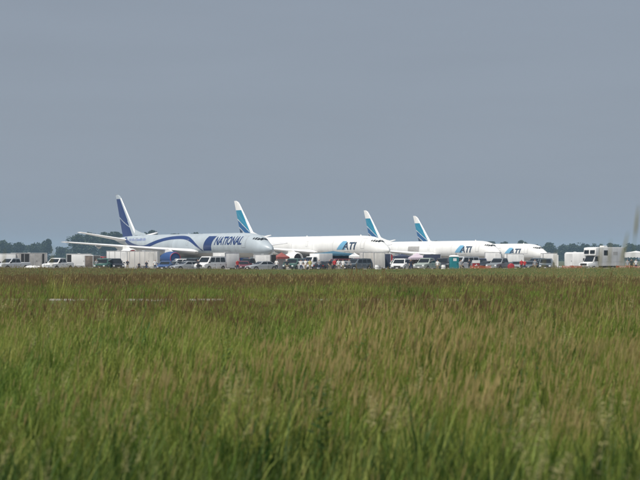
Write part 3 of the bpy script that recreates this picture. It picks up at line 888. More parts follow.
vehicle('suv', 'dark_green_paint', 'dark green sport utility vehicle right of the red canopy', 'car', 294, 290, -110, 'parked_car')
vehicle('sedan', 'pale_silver', 'pale silver car beside the dark green vehicle near the red canopy', 'car', 305, 288, -70, 'parked_car')
person('person in white shirt at the right of the dark green vehicle', 301, 283.8, 180, 'shirt_white', 'trousers_blue', 1.7)
person('person in white shirt near the pale silver car', 305.5, 284.2, 150, 'shirt_white', 'trousers_khaki', 1.75)
person('person in yellow shirt left of the small white box truck', 310, 283.6, 190, 'shirt_yellow', 'trousers_khaki', 1.7, 1)

def box_truck(label, px, d, rz, L=6.4, Hb=3.1, name='box_truck'):
    root = thing(name, label, 'truck', px, d, rz)
    b = MB(); b.box(-L / 2, L / 2 - 2.0, -1.15, 1.15, .85, Hb); bx = b.build('cargo_box', 'trailer_white', root, bevel=.06, smooth=True)
    b = MB(); b.box(-L / 2 - .015, -L / 2 + .02, -1.0, 1.0, 1.0, Hb - .15); b.build('rear_door', 'aluminium', bx)
    b = MB(); b.hexa([(L / 2, -.95, .5), (L / 2, .95, .5), (L / 2 - 1.9, .98, .5), (L / 2 - 1.9, -.98, .5)], [(L / 2 - .1, -.93, 1.25), (L / 2 - .1, .93, 1.25), (L / 2 - 1.9, .98, 1.3), (L / 2 - 1.9, -.98, 1.3)]); cb = b.build('cab', 'white_paint', root, bevel=.07, smooth=True)
    b = MB(); b.hexa([(L / 2 - .55, -.93, 1.26), (L / 2 - .55, .93, 1.26), (L / 2 - 1.9, .95, 1.26), (L / 2 - 1.9, -.95, 1.26)], [(L / 2 - 1.1, -.80, 2.1), (L / 2 - 1.1, .80, 2.1), (L / 2 - 1.9, .82, 2.15), (L / 2 - 1.9, -.82, 2.15)]); b.build('cab_roof', 'white_paint', cb, bevel=.05, smooth=True)
    pane(cb, [(L / 2 - .60, -.82, 1.36), (L / 2 - .60, .82, 1.36), (L / 2 - 1.04, .72, 2.0), (L / 2 - 1.04, -.72, 2.0)], 'windshield', off=.03)
    for s in (-1, 1):
        q = [(L / 2 - .95, s * .935, 1.36), (L / 2 - 1.7, s * .945, 1.36), (L / 2 - 1.7, s * .835, 2.0), (L / 2 - 1.15, s * .835, 2.0)]
        pane(cb, q, 'side_window', off=.02)
        b = MB(); b.box(L / 2 - .12, L / 2 + .01, s * .6, s * .88, .9, 1.12); b.build('headlight', 'lamp_glass', cb)
    b = MB(); b.box(L / 2 - .1, L / 2 + .012, -.5, .5, .85, 1.15); b.build('grille', 'plastic_black', cb)
    b = MB(); b.box(L / 2 - .1, L / 2 + .1, -.98, .98, .45, .68); b.build('bumper', 'dark_metal', cb)
    b = MB(); b.box(-L / 2 + .1, L / 2 - .5, -.45, .45, .5, .86); b.build('chassis', 'dark_metal', root)
    wheels(root, [(L / 2 - .95, -.9), (L / 2 - .95, .9), (-L / 2 + 1.3, -.95), (-L / 2 + 1.3, .95)], .40, .28)
    return root
box_truck('small white box truck behind the black car with red lamps', 316, 299, -140, 4.6, 2.55)
vehicle('sedan', 'black_paint', 'black car with red tail lamps left of the person in red', 'car', 324, 287, 70, 'parked_car')
person('person in red shirt between the black car and the pair in white', 334.5, 284, 170, 'shirt_red', 'trousers_dark', 1.8)
person('person in dark shirt standing at the rear of the black car', 330, 284.5, 210, 'shirt_dark', 'trousers_khaki', 1.75)
person('person in white, left one of the pair beside the person in red', 338.5, 283.5, 200, 'shirt_white', 'trousers_khaki', 1.75)
person('person in white, right one of the pair beside the person in red', 343, 284, 160, 'shirt_white', 'trousers_khaki', 1.7, 1)
canopy('long blue canopy tent below the second jet fuselage', 333, 303, 3, 6.4, 3.0, 2.55, 2.95, 'canvas_blue', wall='canvas_navy')
vehicle('suv', 'slate_paint', 'slate grey sport utility vehicle left of the twin pale trailers', 'car', 357, 288, -135, 'parked_car')
person('person in grey shirt by the slate grey vehicle', 349, 284, 180, 'shirt_grey', 'trousers_dark', 1.75)
canopy('small white canopy tent behind the slate grey vehicle', 354.5, 302, 0, 1.7, 1.7, 2.2, 2.7, 'canvas_white')
trailer('pale box trailer below the second jet nose, left one of two', 366.5, 294, -84, 4.0, 1.55, 2.75, 'trailer_cream')
trailer('pale box trailer below the second jet nose, beside the navy cabin', 378, 292, -86, 4.0, 1.6, 2.72, 'trailer_cream', ribs=3)
trailer('narrow navy cabin between pale trailer and white minivan', 387, 294, -88, 2.4, .95, 2.5, 'canvas_navy', name='storage_cabin', cat='cabin')
# right of the second nose
vehicle('minivan', 'white_paint', 'white minivan facing the field right of the navy cabin', 'minivan', 400.5, 286, -104, 'parked_minivan')
canopy('dark navy canopy tent behind the white minivan', 402, 303, 5, 2.6, 2.4, 2.15, 2.55, 'canvas_navy')
canopy('lavender canopy tent right of the white minivan', 417, 298, 8, 2.3, 2.3, 1.95, 2.7, 'canvas_lavender', wall='trailer_brown')
vehicle('pickup', 'sage_paint', 'sage green pickup truck before the navy trailer', 'pickup truck', 427, 287, -118, 'pickup_truck')
trailer('navy box trailer between the lavender canopy and the teal toilet', 432, 296, 178, 2.6, 2.1, 2.45, 'canvas_navy')

def toilet(label, px, d, rz):
    root = thing('portable_toilet', label, 'portable toilet', px, d, rz)
    b = MB(); b.box(-.6, .6, -.6, .6, .1, 2.05); sh = b.build('shell', 'toilet_teal', root, bevel=.05, smooth=True)
    b = MB(); b.loft([[(x * k, y * k, z) for x, y in ((-.62, -.62), (.62, -.62), (.62, .62), (-.62, .62))] for k, z in ((1, 2.05), (1, 2.12), (.8, 2.26), (.3, 2.31))]); b.build('roof', 'canvas_white', root, smooth=True)
    b = MB(); b.box(-.42, .42, -.625, -.59, .18, 1.98); dr = b.build('door', 'toilet_teal', sh, bevel=.01)
    b = MB(); b.box(-.25, .25, -.632, -.60, 1.45, 1.85); b.build('door_panel', 'canvas_white', dr)
    b = MB(); b.box(.30, .36, -.66, -.60, 1.0, 1.12); b.build('handle', 'plastic_black', dr)
    b = MB(); b.box(-.66, .66, -.66, .66, 0, .10); b.build('base', 'plastic_black', root)
    b = MB(); b.tube([(.4, .4, 2.1), (.4, .4, 2.55)], .05, 8); b.build('vent_pipe', 'plastic_black', root)
    return root
toilet('teal portable toilet with white roof', 454, 289, 8)
vehicle('van', 'pale_silver', 'pale silver van right behind the teal toilet', 'van', 464, 294, -130, 'passenger_van')
person('person in grey shirt between the teal toilet and the red box', 461, 285, 190, 'shirt_grey', 'trousers_khaki', 1.7)
t = thing('first_aid_box', 'red box with a white cross right of the pale silver van', 'box', 476, 288, 5)
b = MB(); b.box(-.5, .5, -.4, .4, .05, 1.15); c = b.build('housing', 'red_paint', t, bevel=.04)
b = MB(); b.box(-.25, .25, -.413, -.39, .74, .86); b.box(-.06, .06, -.416, -.39, .58, 1.02); b.build('white_cross', 'white_paint', c)
b = MB(); b.box(-.52, .52, -.42, .42, 1.15, 1.55); b.build('lid', 'white_paint', t, bevel=.02)
vehicle('suv', 'navy_paint', 'navy sport utility vehicle behind the red box', 'car', 481, 297, -95, 'parked_car')
trailer('white box trailer under the third jet nose', 493, 300, -10, 2.3, 2.2, 2.75, 'trailer_white')
vehicle('pickup', 'grey_paint', 'grey pickup truck left of the red drum', 'pickup truck', 500, 288, -122, 'pickup_truck')
t = thing('round_drum', 'red round drum lying beside the grey pickup', 'drum', 511, 286, -95)
b = MB(); n = 24
b.loft([[(x, r * math.cos(2 * math.pi * k / n), .62 + r * math.sin(2 * math.pi * k / n)) for k in range(n)] for x, r in ((-.5, .44), (-.46, .5), (-.2, .5), (-.18, .515), (-.14, .515), (-.12, .5), (.12, .5), (.14, .515), (.18, .515), (.2, .5), (.46, .5), (.5, .44))]); b.build('shell', 'red_paint', t, smooth=True)
b = MB()
for x in (-.3, .3): b.box(x - .06, x + .06, -.42, .42, 0, .16)
b.build('cradle', 'wood_post', t)
trailer('white trailer behind the person in red at the fourth jet', 514, 303, 4, 2.6, 2.2, 2.55, 'trailer_white')
person('person in red shirt at the right of the red drum', 521.5, 284.5, 180, 'shirt_red', 'trousers_dark', 1.75)
person('person in maroon shirt touching shoulders with the person in red', 524.5, 285, 160, 'shirt_red', 'trousers_blue', 1.65, 1)
vehicle('sedan', 'slate_paint', 'slate blue car below the fourth jet nose', 'car', 531, 288, -120, 'parked_car')
vehicle('suv', 'slate_paint', 'slate blue sport utility vehicle before the flat white trailer', 'car', 546, 287, -100, 'parked_car')
trailer('white topped trailer at the nose of the fourth jet', 549, 301, 2, 2.2, 2.2, 2.6, 'trailer_white')
for px, d, rz, sh, tr, h, ps, lb in (
 (96.5, 285, 190, 'shirt_grey', 'trousers_dark', 1.75, 0, 'person in grey between the brown trailer and the dark green vehicle'),
 (127.5, 287, 160, 'shirt_dark', 'trousers_khaki', 1.7, 1, 'person in dark shirt right of the black vehicle under the wing'),
 (155, 286, 200, 'shirt_white', 'trousers_blue', 1.7, 0, 'person in white shirt left of the dark blue car'),
 (198, 284.5, 150, 'shirt_dark', 'trousers_dark', 1.75, 1, 'person in dark clothes left of the white full size van'),
 (237.5, 285, 210, 'shirt_red', 'trousers_blue', 1.7, 0, 'person in red shirt left of the maroon car'),
 (276.5, 285, 170, 'shirt_white', 'trousers_dark', 1.75, 1, 'person in white shirt beside the black cabinet'),
 (287, 285, 190, 'shirt_dark', 'trousers_khaki', 1.7, 0, 'person in dark shirt left of the second dark green vehicle'),
 (319, 284, 180, 'shirt_grey', 'trousers_blue', 1.75, 1, 'person in grey shirt in front of the black car with red lamps'),
 (411, 285, 200, 'shirt_dark', 'trousers_blue', 1.75, 0, 'person in dark shirt right of the white minivan'),
 (437.5, 285, 160, 'shirt_white', 'trousers_khaki', 1.65, 0, 'person in white shirt right of the sage pickup'),
 (469.5, 285, 190, 'shirt_dark', 'trousers_dark', 1.75, 1, 'person in dark clothes left of the red box'),
 (535, 284.5, 180, 'shirt_grey', 'trousers_khaki', 1.75, 0, 'person in grey shirt before the slate blue car')):
    person(lb, px, d, rz, sh, tr, h, ps)
# second row glimpsed between the front ones
for kd, pt, lb, ct, px, d, rz, nm in (
 ('sedan', 'grey_paint', 'grey car half hidden behind the dark blue car', 'car', 174, 293, -115, 'parked_car'),
 ('suv', 'black_paint', 'black sport utility vehicle behind the silver car near the white van', 'car', 193, 295, -120, 'parked_car'),
 ('suv', 'black_paint', 'black sport utility vehicle behind the maroon car', 'car', 249, 295, -130, 'parked_car'),
 ('suv', 'navy_paint', 'navy sport utility vehicle behind the pale silver car and people', 'car', 301, 296, -70, 'parked_car'),
 ('minivan', 'maroon_paint', 'maroon minivan behind the person in red', 'minivan', 337, 294, -150, 'parked_minivan'),
 ('sedan', 'silver_paint', 'silver car left of the slate grey vehicle', 'car', 347, 290, -60, 'parked_car'),
 ('pickup', 'black_paint', 'black pickup truck between the navy trailer and the teal toilet', 'pickup truck', 443, 293, -105, 'pickup_truck'),
 ('sedan', 'black_paint', 'black car right of the red box', 'car', 487, 289, -140, 'parked_car'),
 ('sedan', 'silver_paint', 'silver car between the red drum and people in red', 'car', 517, 290, -100, 'parked_car'),
 ('pickup', 'slate_paint', 'slate pickup truck behind the slate blue car', 'pickup truck', 538, 295, -135, 'pickup_truck')):
    vehicle(kd, pt, lb, ct, px, d, rz, nm)
for px, lb in ((377, 'white barrel added as a bright spot at the field edge before the pale trailers'), (443.5, 'white barrel added as a bright spot at the field edge before the black pickup')):
    t = thing('bright_spot_barrel', lb, 'barrel', px, 283, 0)  # barrel added to give a small bright spot
    b = MB(); n = 16
    b.loft([[(r * math.cos(2 * math.pi * k / n), r * math.sin(2 * math.pi * k / n), z) for k in range(n)] for r, z in ((.26, 0), (.29, .03), (.29, .28), (.305, .30), (.29, .32), (.29, .60), (.305, .62), (.29, .64), (.27, .90), (.2, .92))]); b.build('shell', 'canvas_white', t, smooth=True)
    b = MB(); b.loft([[(r * math.cos(2 * math.pi * k / n), r * math.sin(2 * math.pi * k / n), z) for k in range(n)] for r, z in ((.21, .915), (.21, .945), (.12, .95))]); b.build('lid', 'plastic_black', t, smooth=True)
# right end
trailer('rounded white caravan behind the motorhome bonnet', 575, 299, 178, 3.0, 2.3, 2.75, 'trailer_white', name='caravan', cat='caravan', round_top=True)
def motorhome(label, px, d, rz):
    root = thing('motorhome', label, 'motorhome', px, d, rz)
    b = MB(); b.box(-4.1, 1.35, -1.2, 1.2, .75, 3.45); hb = b.build('living_box', 'trailer_white', root, bevel=.07, smooth=True)
    b = MB(); b.hexa([(1.3, -1.18, 2.18), (1.3, 1.18, 2.18), (1.3, 1.18, 3.44), (1.3, -1.18, 3.44)], [(2.25, -1.14, 2.28), (2.25, 1.14, 2.28), (2.12, 1.14, 3.36), (2.12, -1.14, 3.36)]); ov = b.build('overcab', 'trailer_white', root, bevel=.06, smooth=True)
    for y0, y1 in ((-.98, -.12), (.12, .98)):
        pane(ov, [(2.26, y0, 2.52), (2.26, y1, 2.52), (2.19, y1, 3.02), (2.19, y0, 3.02)], 'front_window', off=.03)
    b = MB(); b.hexa([(3.6, -.95, .55), (3.6, .95, .55), (1.3, 1.0, .55), (1.3, -1.0, .55)], [(3.45, -.88, 1.18), (3.45, .88, 1.18), (1.3, .98, 1.42), (1.3, -.98, 1.42)]); cb = b.build('cab', 'white_paint', root, bevel=.08, smooth=True)
    b = MB(); b.hexa([(2.55, -.92, 1.28), (2.55, .92, 1.28), (1.32, .97, 1.36), (1.32, -.97, 1.36)], [(1.95, -.85, 2.2), (1.95, .85, 2.2), (1.32, .9, 2.2), (1.32, -.9, 2.2)]); cu = b.build('cab_top', 'white_paint', cb)
    pane(cu, [(2.52, -.84, 1.36), (2.52, .84, 1.36), (1.99, .78, 2.14), (1.99, -.78, 2.14)], 'windshield', off=.03)
    for s in (-1, 1):
        pane(cu, [(2.2, s * .94, 1.42), (1.42, s * .965, 1.42), (1.42, s * .905, 2.1), (1.9, s * .885, 2.1)], 'side_window', off=.02)
        b = MB(); b.box(3.4, 3.57, s * .62, s * .88, .88, 1.10); b.build('headlight', 'lamp_glass', cb)
        b = MB(); b.box(2.05, 2.2, s * 1.05, s * 1.25, 1.45, 1.85); b.build('mirror', 'plastic_black', cb)
        pane(hb, [(.45, s * 1.205, 2.25), (-.45, s * 1.205, 2.25), (-.45, s * 1.205, 3.0), (.45, s * 1.205, 3.0)], 'side_window', off=.012)
        pane(hb, [(-1.6, s * 1.205, 2.3), (-2.6, s * 1.205, 2.3), (-2.6, s * 1.205, 2.8), (-1.6, s * 1.205, 2.8)], 'side_window', 'trailer_cream', off=.012)
        b = MB(); b.box(-4.12, 1.3, s * 1.21 - .012, s * 1.21 + .012, 1.30, 1.36); b.build('trim_strip', 'aluminium', hb)
    b = MB(); b.box(3.44, 3.58, -.55, .55, .82, 1.12); b.build('grille', 'plastic_black', cb)
    b = MB(); b.box(3.5, 3.72, -.98, .98, .48, .72); b.build('bumper', 'chrome', cb, bevel=.03)
    b = MB(); b.box(-1.3, -.5, -.4, .4, 3.45, 3.68); b.build('roof_vent', 'white_paint', hb, bevel=.05)
    b = MB(); b.box(-3.9, 1.5, -.5, .5, .45, .76); b.build('chassis', 'dark_metal', root)
    wheels(root, [(2.35, -.88), (2.35, .88), (-1.6, -.98), (-1.6, .98)], .38, .28)
    return root
motorhome('pale motorhome with cab-over windows at the right end', 599.5, 290, -138)
canopy('white flat canopy at the right edge of the picture', 636, 296, 0, 3.0, 2.6, 2.72, 2.95, 'canvas_white', valance=.75)
person('person in dark clothes under the white canopy at the right edge', 631.5, 290, 180, 'shirt_dark', 'trousers_dark', 1.8)
person('person in white shirt under the white canopy, nearest the right edge', 636, 291, 200, 'shirt_white', 'trousers_blue', 1.75)
person('person in pale shirt between the motorhome and the white canopy', 627.5, 288, 170, 'shirt_grey', 'trousers_khaki', 1.7)

def net_fence(label, px0, px1, d):
    x0, _ = at(px0, d); x1, _ = at(px1, d)
    t = tag(empty('barrier_fence', ((x0 + x1) / 2, d, gz(0, d))), label, 'fence', 'orange plastic barrier fences')
    L = x1 - x0; n = max(2, round(L / 1.6))
    for i in range(n + 1):
        x = -L / 2 + L * i / n
        b = MB(); b.tube([(x, .03, -.1), (x + .02, .03, .95)], .025, 6); b.build('post', 'wood_post', t)
    for i in range(n):
        b = MB(); xa = -L / 2 + L * i / n + .03; xb = xa + L / n - .06
        nx = 14
        for k in range(nx + 1):
            x = xa + (xb - xa) * k / nx; sag = .07 * math.sin(math.pi * k / nx)
            b.box(x - .016, x + .016, -.008, .0, .12 - sag * .3, .82 - sag)
        for j in range(7):
            z = .12 + .70 * j / 6
            for k in range(nx):
                xx = xa + (xb - xa) * k / nx; x2 = xa + (xb - xa) * (k + 1) / nx; s1 = .07 * math.sin(math.pi * (k + .5) / nx) * (.3 + .7 * j / 6)
                b.box(xx, x2, -.011, -.002, z - s1 - .022, z - s1 + .022)
        b.build('net_panel', 'orange_net', t)
net_fence('orange plastic barrier fence before the pale silver van and red box', 470, 491, 281.5)
net_fence('orange plastic barrier fence in front of the caravan', 562, 582, 281.5)
net_fence('orange plastic barrier fence at the right edge before the white canopy', 616, 644, 281.5)

# ------------------------------------------------------------------ far trees
def leaf_mass(b, rnd, cx, cy, z0, h, w, n, leaf):
    lob = [(rnd.uniform(-.34, .34) * w, rnd.uniform(-.34, .34) * w, rnd.uniform(.42, .86) * h, rnd.uniform(.22, .36)) for _ in range(6)] + [(0, 0, .62 * h, .40), (rnd.uniform(-.1, .1) * w, 0, .82 * h, .24)]
    for i in range(n):
        lx, ly, lz, lr = lob[i % len(lob)]
        d = Vector((rnd.gauss(0, 1), rnd.gauss(0, 1), rnd.gauss(0, 1))).normalized() * rnd.uniform(.5, 1.05) ** .6
        p = Vector((cx + lx + d.x * lr * w, cy + ly + d.y * lr * w, z0 + min(lz + d.z * lr * h * .72, h)))
        u = Vector((rnd.uniform(-1, 1), rnd.uniform(-1, 1), rnd.uniform(-.6, .6))).normalized()
        v = u.cross(Vector((rnd.uniform(-1, 1), rnd.uniform(-1, 1), rnd.uniform(-1, 1)))).normalized()
        s = leaf * rnd.uniform(.6, 1.3)
        b.add([p - u * s, p - v * s * .7 + u * s * .15, p + u * s, p + v * s * .7 - u * s * .1], [(0, 1, 2, 3)])
protos = []
for k in range(5):
    rnd = random.Random(40 + k)
    b = MB(); leaf_mass(b, rnd, 0, 0, 0, 1.0, (.62, .7, .55, .8, .66)[k], 1900, .040)
    me = b.build('crown', 'leaf_far'); protos.append(me.data); bpy.data.objects.remove(me)
b = MB(); b.tube([(0, 0, -.01), (.005, 0, .2), (-.006, .004, .45), (0, 0, .75)], [.03, .022, .015, .006], 7)
for a in range(5):
    an = a * 1.26; b.tube([(0, 0, .3 + .06 * a), (.13 * math.cos(an), .13 * math.sin(an), .5 + .06 * a)], [.011, .004], 5)
to = b.build('trunk', 'bark'); TRUNK = to.data; bpy.data.objects.remove(to)
def tree(px, row, d, k, label, wide=1.0):
    x, y = at(px, d); z = gz(x, y)
    row += 1.2 if px > 400 else .4
    h = EYE - z + (HORIZON - row) * d / FPX
    t = tag(empty('broadleaf_tree', (x, y, z), (px * 1.7) % 6.28), label, 'tree', 'trees along the far field edge')
    for nm, me in (('crown', protos[k % 5]), ('trunk', TRUNK)):
        o = link(bpy.data.objects.new(nm, me), t); o.scale = (h * wide, h * wide, h)
    return t
for a in (
 (3, 239.5, 1500, 3, 'dark far tree at the very left edge of the picture', 1.1),
 (18, 241.5, 1520, 1, 'far tree with rounded top above the silver pickup', 1.1),
 (33, 243, 1540, 0, 'lower far tree above the weathered grey trailer', 1.1),
 (47.5, 238.2, 1480, 2, 'tall narrow far tree just left of the gap in the tree line', .75),
 (63, 247, 1560, 4, 'low far tree below the pale blue jet wing tip', 1.1),
 (79, 233.5, 1450, 1, 'tall far tree at the tip of the pale blue jet tailplane', .9),
 (90, 231.8, 1470, 3, 'broad tall far tree left of the pale blue jet tail', 1.0),
 (103, 231.5, 1460, 0, 'tall far tree nearest the pale blue jet tail, on its left', 1.0),
 (118, 231.8, 1480, 4, 'far tree right behind the pale blue jet tail fin', .9),
 (151, 229.5, 1460, 2, 'far treetop showing over the pale blue jet rear fuselage', .9),
 (197, 231.5, 1470, 1, 'far treetop showing over the middle of the pale blue jet', .8),
 (436, 239.5, 1600, 3, 'far treetop just right of the fourth jet tail fin', 1.0),
 (462, 240.5, 1620, 0, 'far treetop over the third jet forward fuselage', 1.0),
 (490, 240.5, 1640, 4, 'far treetop over the third jet nose', 1.0),
 (505, 240.0, 1600, 1, 'far tree over the fourth jet fuselage, left one of two', .9),
 (522, 238.8, 1590, 2, 'far tree over the fourth jet fuselage, right one of two', .9),
 (536, 243, 1620, 0, 'far tree above the fourth jet cockpit', 1.0),
 (549, 240.8, 1580, 3, 'bushy far tree right of the fourth jet nose', 1.0),
 (562, 243.5, 1610, 1, 'lower far tree left of the rounded caravan', 1.0),
 (573, 242, 1590, 0, 'far tree above the rounded caravan', 1.0),
 (587, 244, 1600, 4, 'far treetop over the motorhome windscreen', 1.0),
 (611, 241.5, 1590, 2, 'far treetop over the motorhome rear', 1.0),
 (631, 242.5, 1600, 3, 'far tree above the white canopy at the right edge', 1.1)):
    tree(*a)
# the rest of the wood reads as one dark mass
b = MB(); rnd = random.Random(11)
x = -420.0
while x < 420:
    px = 320 + FPX * x / 1680
    top = 243.8 + rnd.uniform(-1.2, 1.4)
    if 70 < px < 215: top -= 9
    if 52 < px < 68: top += 2.5
    y = 1680 + rnd.uniform(-60, 60)
    h = EYE + .42 + (HORIZON - top) * y / FPX
    leaf_mass(b, rnd, x, y, gz(x, y) - 1, h + 1, h * rnd.uniform(.6, .8), 420, .8)
    b.tube([(x, y, gz(x, y) - .5), (x, y, gz(x, y) + h * .5)], [.3, .15], 5)
    leaf_mass(b, rnd, x + rnd.uniform(-3, 3), y - 75, gz(x, y) - 4, h * .62, h * .8, 300, .95)
    leaf_mass(b, rnd, x + rnd.uniform(-3, 3), y - 90, gz(x, y) - 4, h * .42, h * .8, 120, 1.2)
    x += rnd.uniform(4.0, 6.5)
wo = b.build('far_wood', 'leaf_far'); wo['kind'] = 'stuff'; wo['label'] = 'dark far wood along the horizon behind the jets'; wo['category'] = 'wood'

# ------------------------------------------------------------------ grass
WIND = Vector((.15, .03, 0))
def blade(b, rnd, x, y, h, w, mi, bend=.35, lean=1.0):
    a = rnd.uniform(0, math.tau); dx, dy = math.cos(a), math.sin(a)
    cx, cy = -dy * w / 2, dx * w / 2
    B = bend * rnd.uniform(.3, 1.2) * h
    pts = []
    for t in (0, .4, .75, 1):
        q = t ** 1.8
        pts.append((x + dx * B * q + WIND.x * h * q * .7 * lean, y + dy * B * q + WIND.y * h * q, h * t * (1 - .18 * q)))
    vs = []
    for (px, py, pz), k in zip(pts[:3], (1, .85, .5)):
        vs += [(px - cx * k, py - cy * k, pz), (px + cx * k, py + cy * k, pz)]
    vs.append(pts[3])
    b.add(vs, [(0, 1, 3, 2), (2, 3, 5, 4), (4, 5, 6)], mi)
def stalk(b, rnd, x, y, h, hl, hw, ms, mh):
    """thin stem with a slender seed head"""
    a = rnd.uniform(0, math.tau); B = rnd.uniform(.02, .14) * h
    def P(t): q = t ** 1.7; return Vector((x + math.cos(a) * B * q + WIND.x * h * q * .8, y + math.sin(a) * B * q, h * t))
    w = .0022
    for ax in ((1, 0), (0, 1)):
        vs = []
        for t in (0, .5, .9):
            p = P(t); vs += [(p.x - ax[0] * w, p.y - ax[1] * w, p.z), (p.x + ax[0] * w, p.y + ax[1] * w, p.z)]
        b.add(vs, [(0, 1, 3, 2), (2, 3, 5, 4)], ms)
    t0 = 1 - hl / h
    for ax in ((1, 0), (0, 1), (.7, .7)):
        vs = []
        for t, k in ((t0, .15), (t0 + (1 - t0) * .3, 1), (t0 + (1 - t0) * .7, .75), (1.0, .08)):
            p = P(t); vs += [(p.x - ax[0] * hw * k, p.y - ax[1] * hw * k, p.z), (p.x + ax[0] * hw * k, p.y + ax[1] * hw * k, p.z)]
        b.add(vs, [(0, 1, 3, 2), (2, 3, 5, 4), (4, 5, 7, 6)], mh)
tufts = bpy.data.collections.new('tuft_shapes')
GM = ['blade_green', 'blade_olive', 'head_buff', 'head_rust', 'blade_far', 'head_plume', 'blade_lush']
def tuft(i, nb, hr, wr, rad, mi, heads=0, hh=1.0, mh=2, ms=1, bend=.35, headw=.008, headl=.12):
    rnd = random.Random(100 + i); b = MB()
    for _ in range(nb):
        r = rad * math.sqrt(rnd.random()); a = rnd.uniform(0, math.tau)
        m = mi if rnd.random() < .85 else (1 if mi in (0, 6) else mi)
        blade(b, rnd, r * math.cos(a), r * math.sin(a), rnd.uniform(*hr), rnd.uniform(*wr), m, bend)
    for _ in range(heads):
        r = rad * math.sqrt(rnd.random()); a = rnd.uniform(0, math.tau)
        stalk(b, rnd, r * math.cos(a), r * math.sin(a), hh * rnd.uniform(.82, 1.12), headl * rnd.uniform(.7, 1.3), headw * rnd.uniform(.7, 1.3), ms, mh)
    o = b.build('tuft_%02d' % i, GM); COL.objects.unlink(o); tufts.objects.link(o)
# 0-3 lush green, 4-7 golden with buff heads, 8-11 rusty heads, 12-15 distant patches
for i in range(4): tuft(i, 30, (.30, .92), (.009, .020), .19, 0, heads=(0, 1, 0, 0)[i], hh=.98, mh=2, headw=.006, bend=.5)
for i in range(4): tuft(4 + i, 26, (.35, .82), (.007, .014), .19, 1, heads=(0, 2, 1, 3)[i], hh=.92, mh=2, headw=.005, headl=.12)
for i in range(4): tuft(8 + i, 26, (.30, .62), (.008, .015), .22, 1 if i % 2 else 0, heads=(8, 3, 6, 2)[i], hh=.80, mh=3, headw=.010, headl=.14)
for i in range(4): tuft(12 + i, 70, (.16, .50), (.016, .030), .62, 4, heads=(2, 10, 1, 6)[i], hh=.56, mh=3 if i % 2 else 2, headw=.014, headl=.12, bend=.5)

def plume(b, rnd, x, y, h):
    """a nodding panicle: stem bent down wind, short branchlets carrying spikelets"""
    lean = rnd.uniform(-.02, .22); dy = rnd.uniform(-.2, .2)
    def P(t): q = t ** 2.2; return Vector((x + lean * h * q * .8, y + dy * h * q, h * (t - .22 * lean * t ** 4)))
    b.tube([P(t / 6) for t in range(7)], [.0022, .002, .0018, .0016, .0014, .001, .0006], 3, 1, cap=False)
    for k in range(30):
        t = .74 + .26 * k / 29
        p = P(t); L = .034 * (1.15 - (t - .74) / .26) + .014
        d = Vector((rnd.uniform(-.5, 1), rnd.uniform(-1, 1), rnd.uniform(-.1, .9))).normalized() * L
        w = Vector((rnd.uniform(-1, 1), rnd.uniform(-1, 1), rnd.uniform(-1, 1))).normalized() * .0055
        b.add([p, p + d * .55 + w, p + d, p + d * .55 - w], [(0, 1, 2, 3)], 5)
for i in range(3):
    rnd = random.Random(300 + i); b = MB()
    for _ in range(20):
        r = .18 * math.sqrt(rnd.random()); a = rnd.uniform(0, math.tau)
        blade(b, rnd, r * math.cos(a), r * math.sin(a), rnd.uniform(.4, .9), rnd.uniform(.007, .015), 6 if rnd.random() < .8 else 1, .6)
    for _ in range(3): plume(b, rnd, rnd.uniform(-.14, .14), rnd.uniform(-.14, .14), rnd.uniform(.85, 1.12))
    o = b.build('tuft_%02d' % (16 + i), GM); COL.objects.unlink(o); tufts.objects.link(o)

for i in range(4): tuft(19 + i, 30, (.30, .92), (.010, .022), .19, 6, heads=0, bend=.36)
for i in range(3): tuft(23 + i, 18, (.30, .66), (.006, .012), .19, 1, heads=(6, 9, 4)[i], hh=.92, mh=2, headw=.0075, headl=.15)

for i in range(2):                                        # broad-leaved weeds standing among the grass
    rnd = random.Random(400 + i); b = MB()
    for st_ in range(3):
        sx, sy, h = rnd.uniform(-.08, .08), rnd.uniform(-.08, .08), rnd.uniform(.7, 1.0)
        b.tube([(sx, sy, 0), (sx * 1.6, sy * 1.6, h * .5), (sx * 2, sy * 2, h)], [.005, .004, .002], 4, 0, cap=False)
        for k in range(16):
            t = .2 + .78 * k / 15; an = k * 2.4; L = .13 * (1.25 - t)
            p = Vector((sx * (1 + t), sy * (1 + t), h * t)); u = Vector((math.cos(an), math.sin(an), .35)); v = Vector((-math.sin(an), math.cos(an), 0))
            b.add([p, p + u * L * .5 + v * L * .24, p + u * L, p + u * L * .5 - v * L * .24], [(0, 1, 2, 3)], 0 if i else 6)
    o = b.build('tuft_%02d' % (26 + i), GM); COL.objects.unlink(o); tufts.objects.link(o)

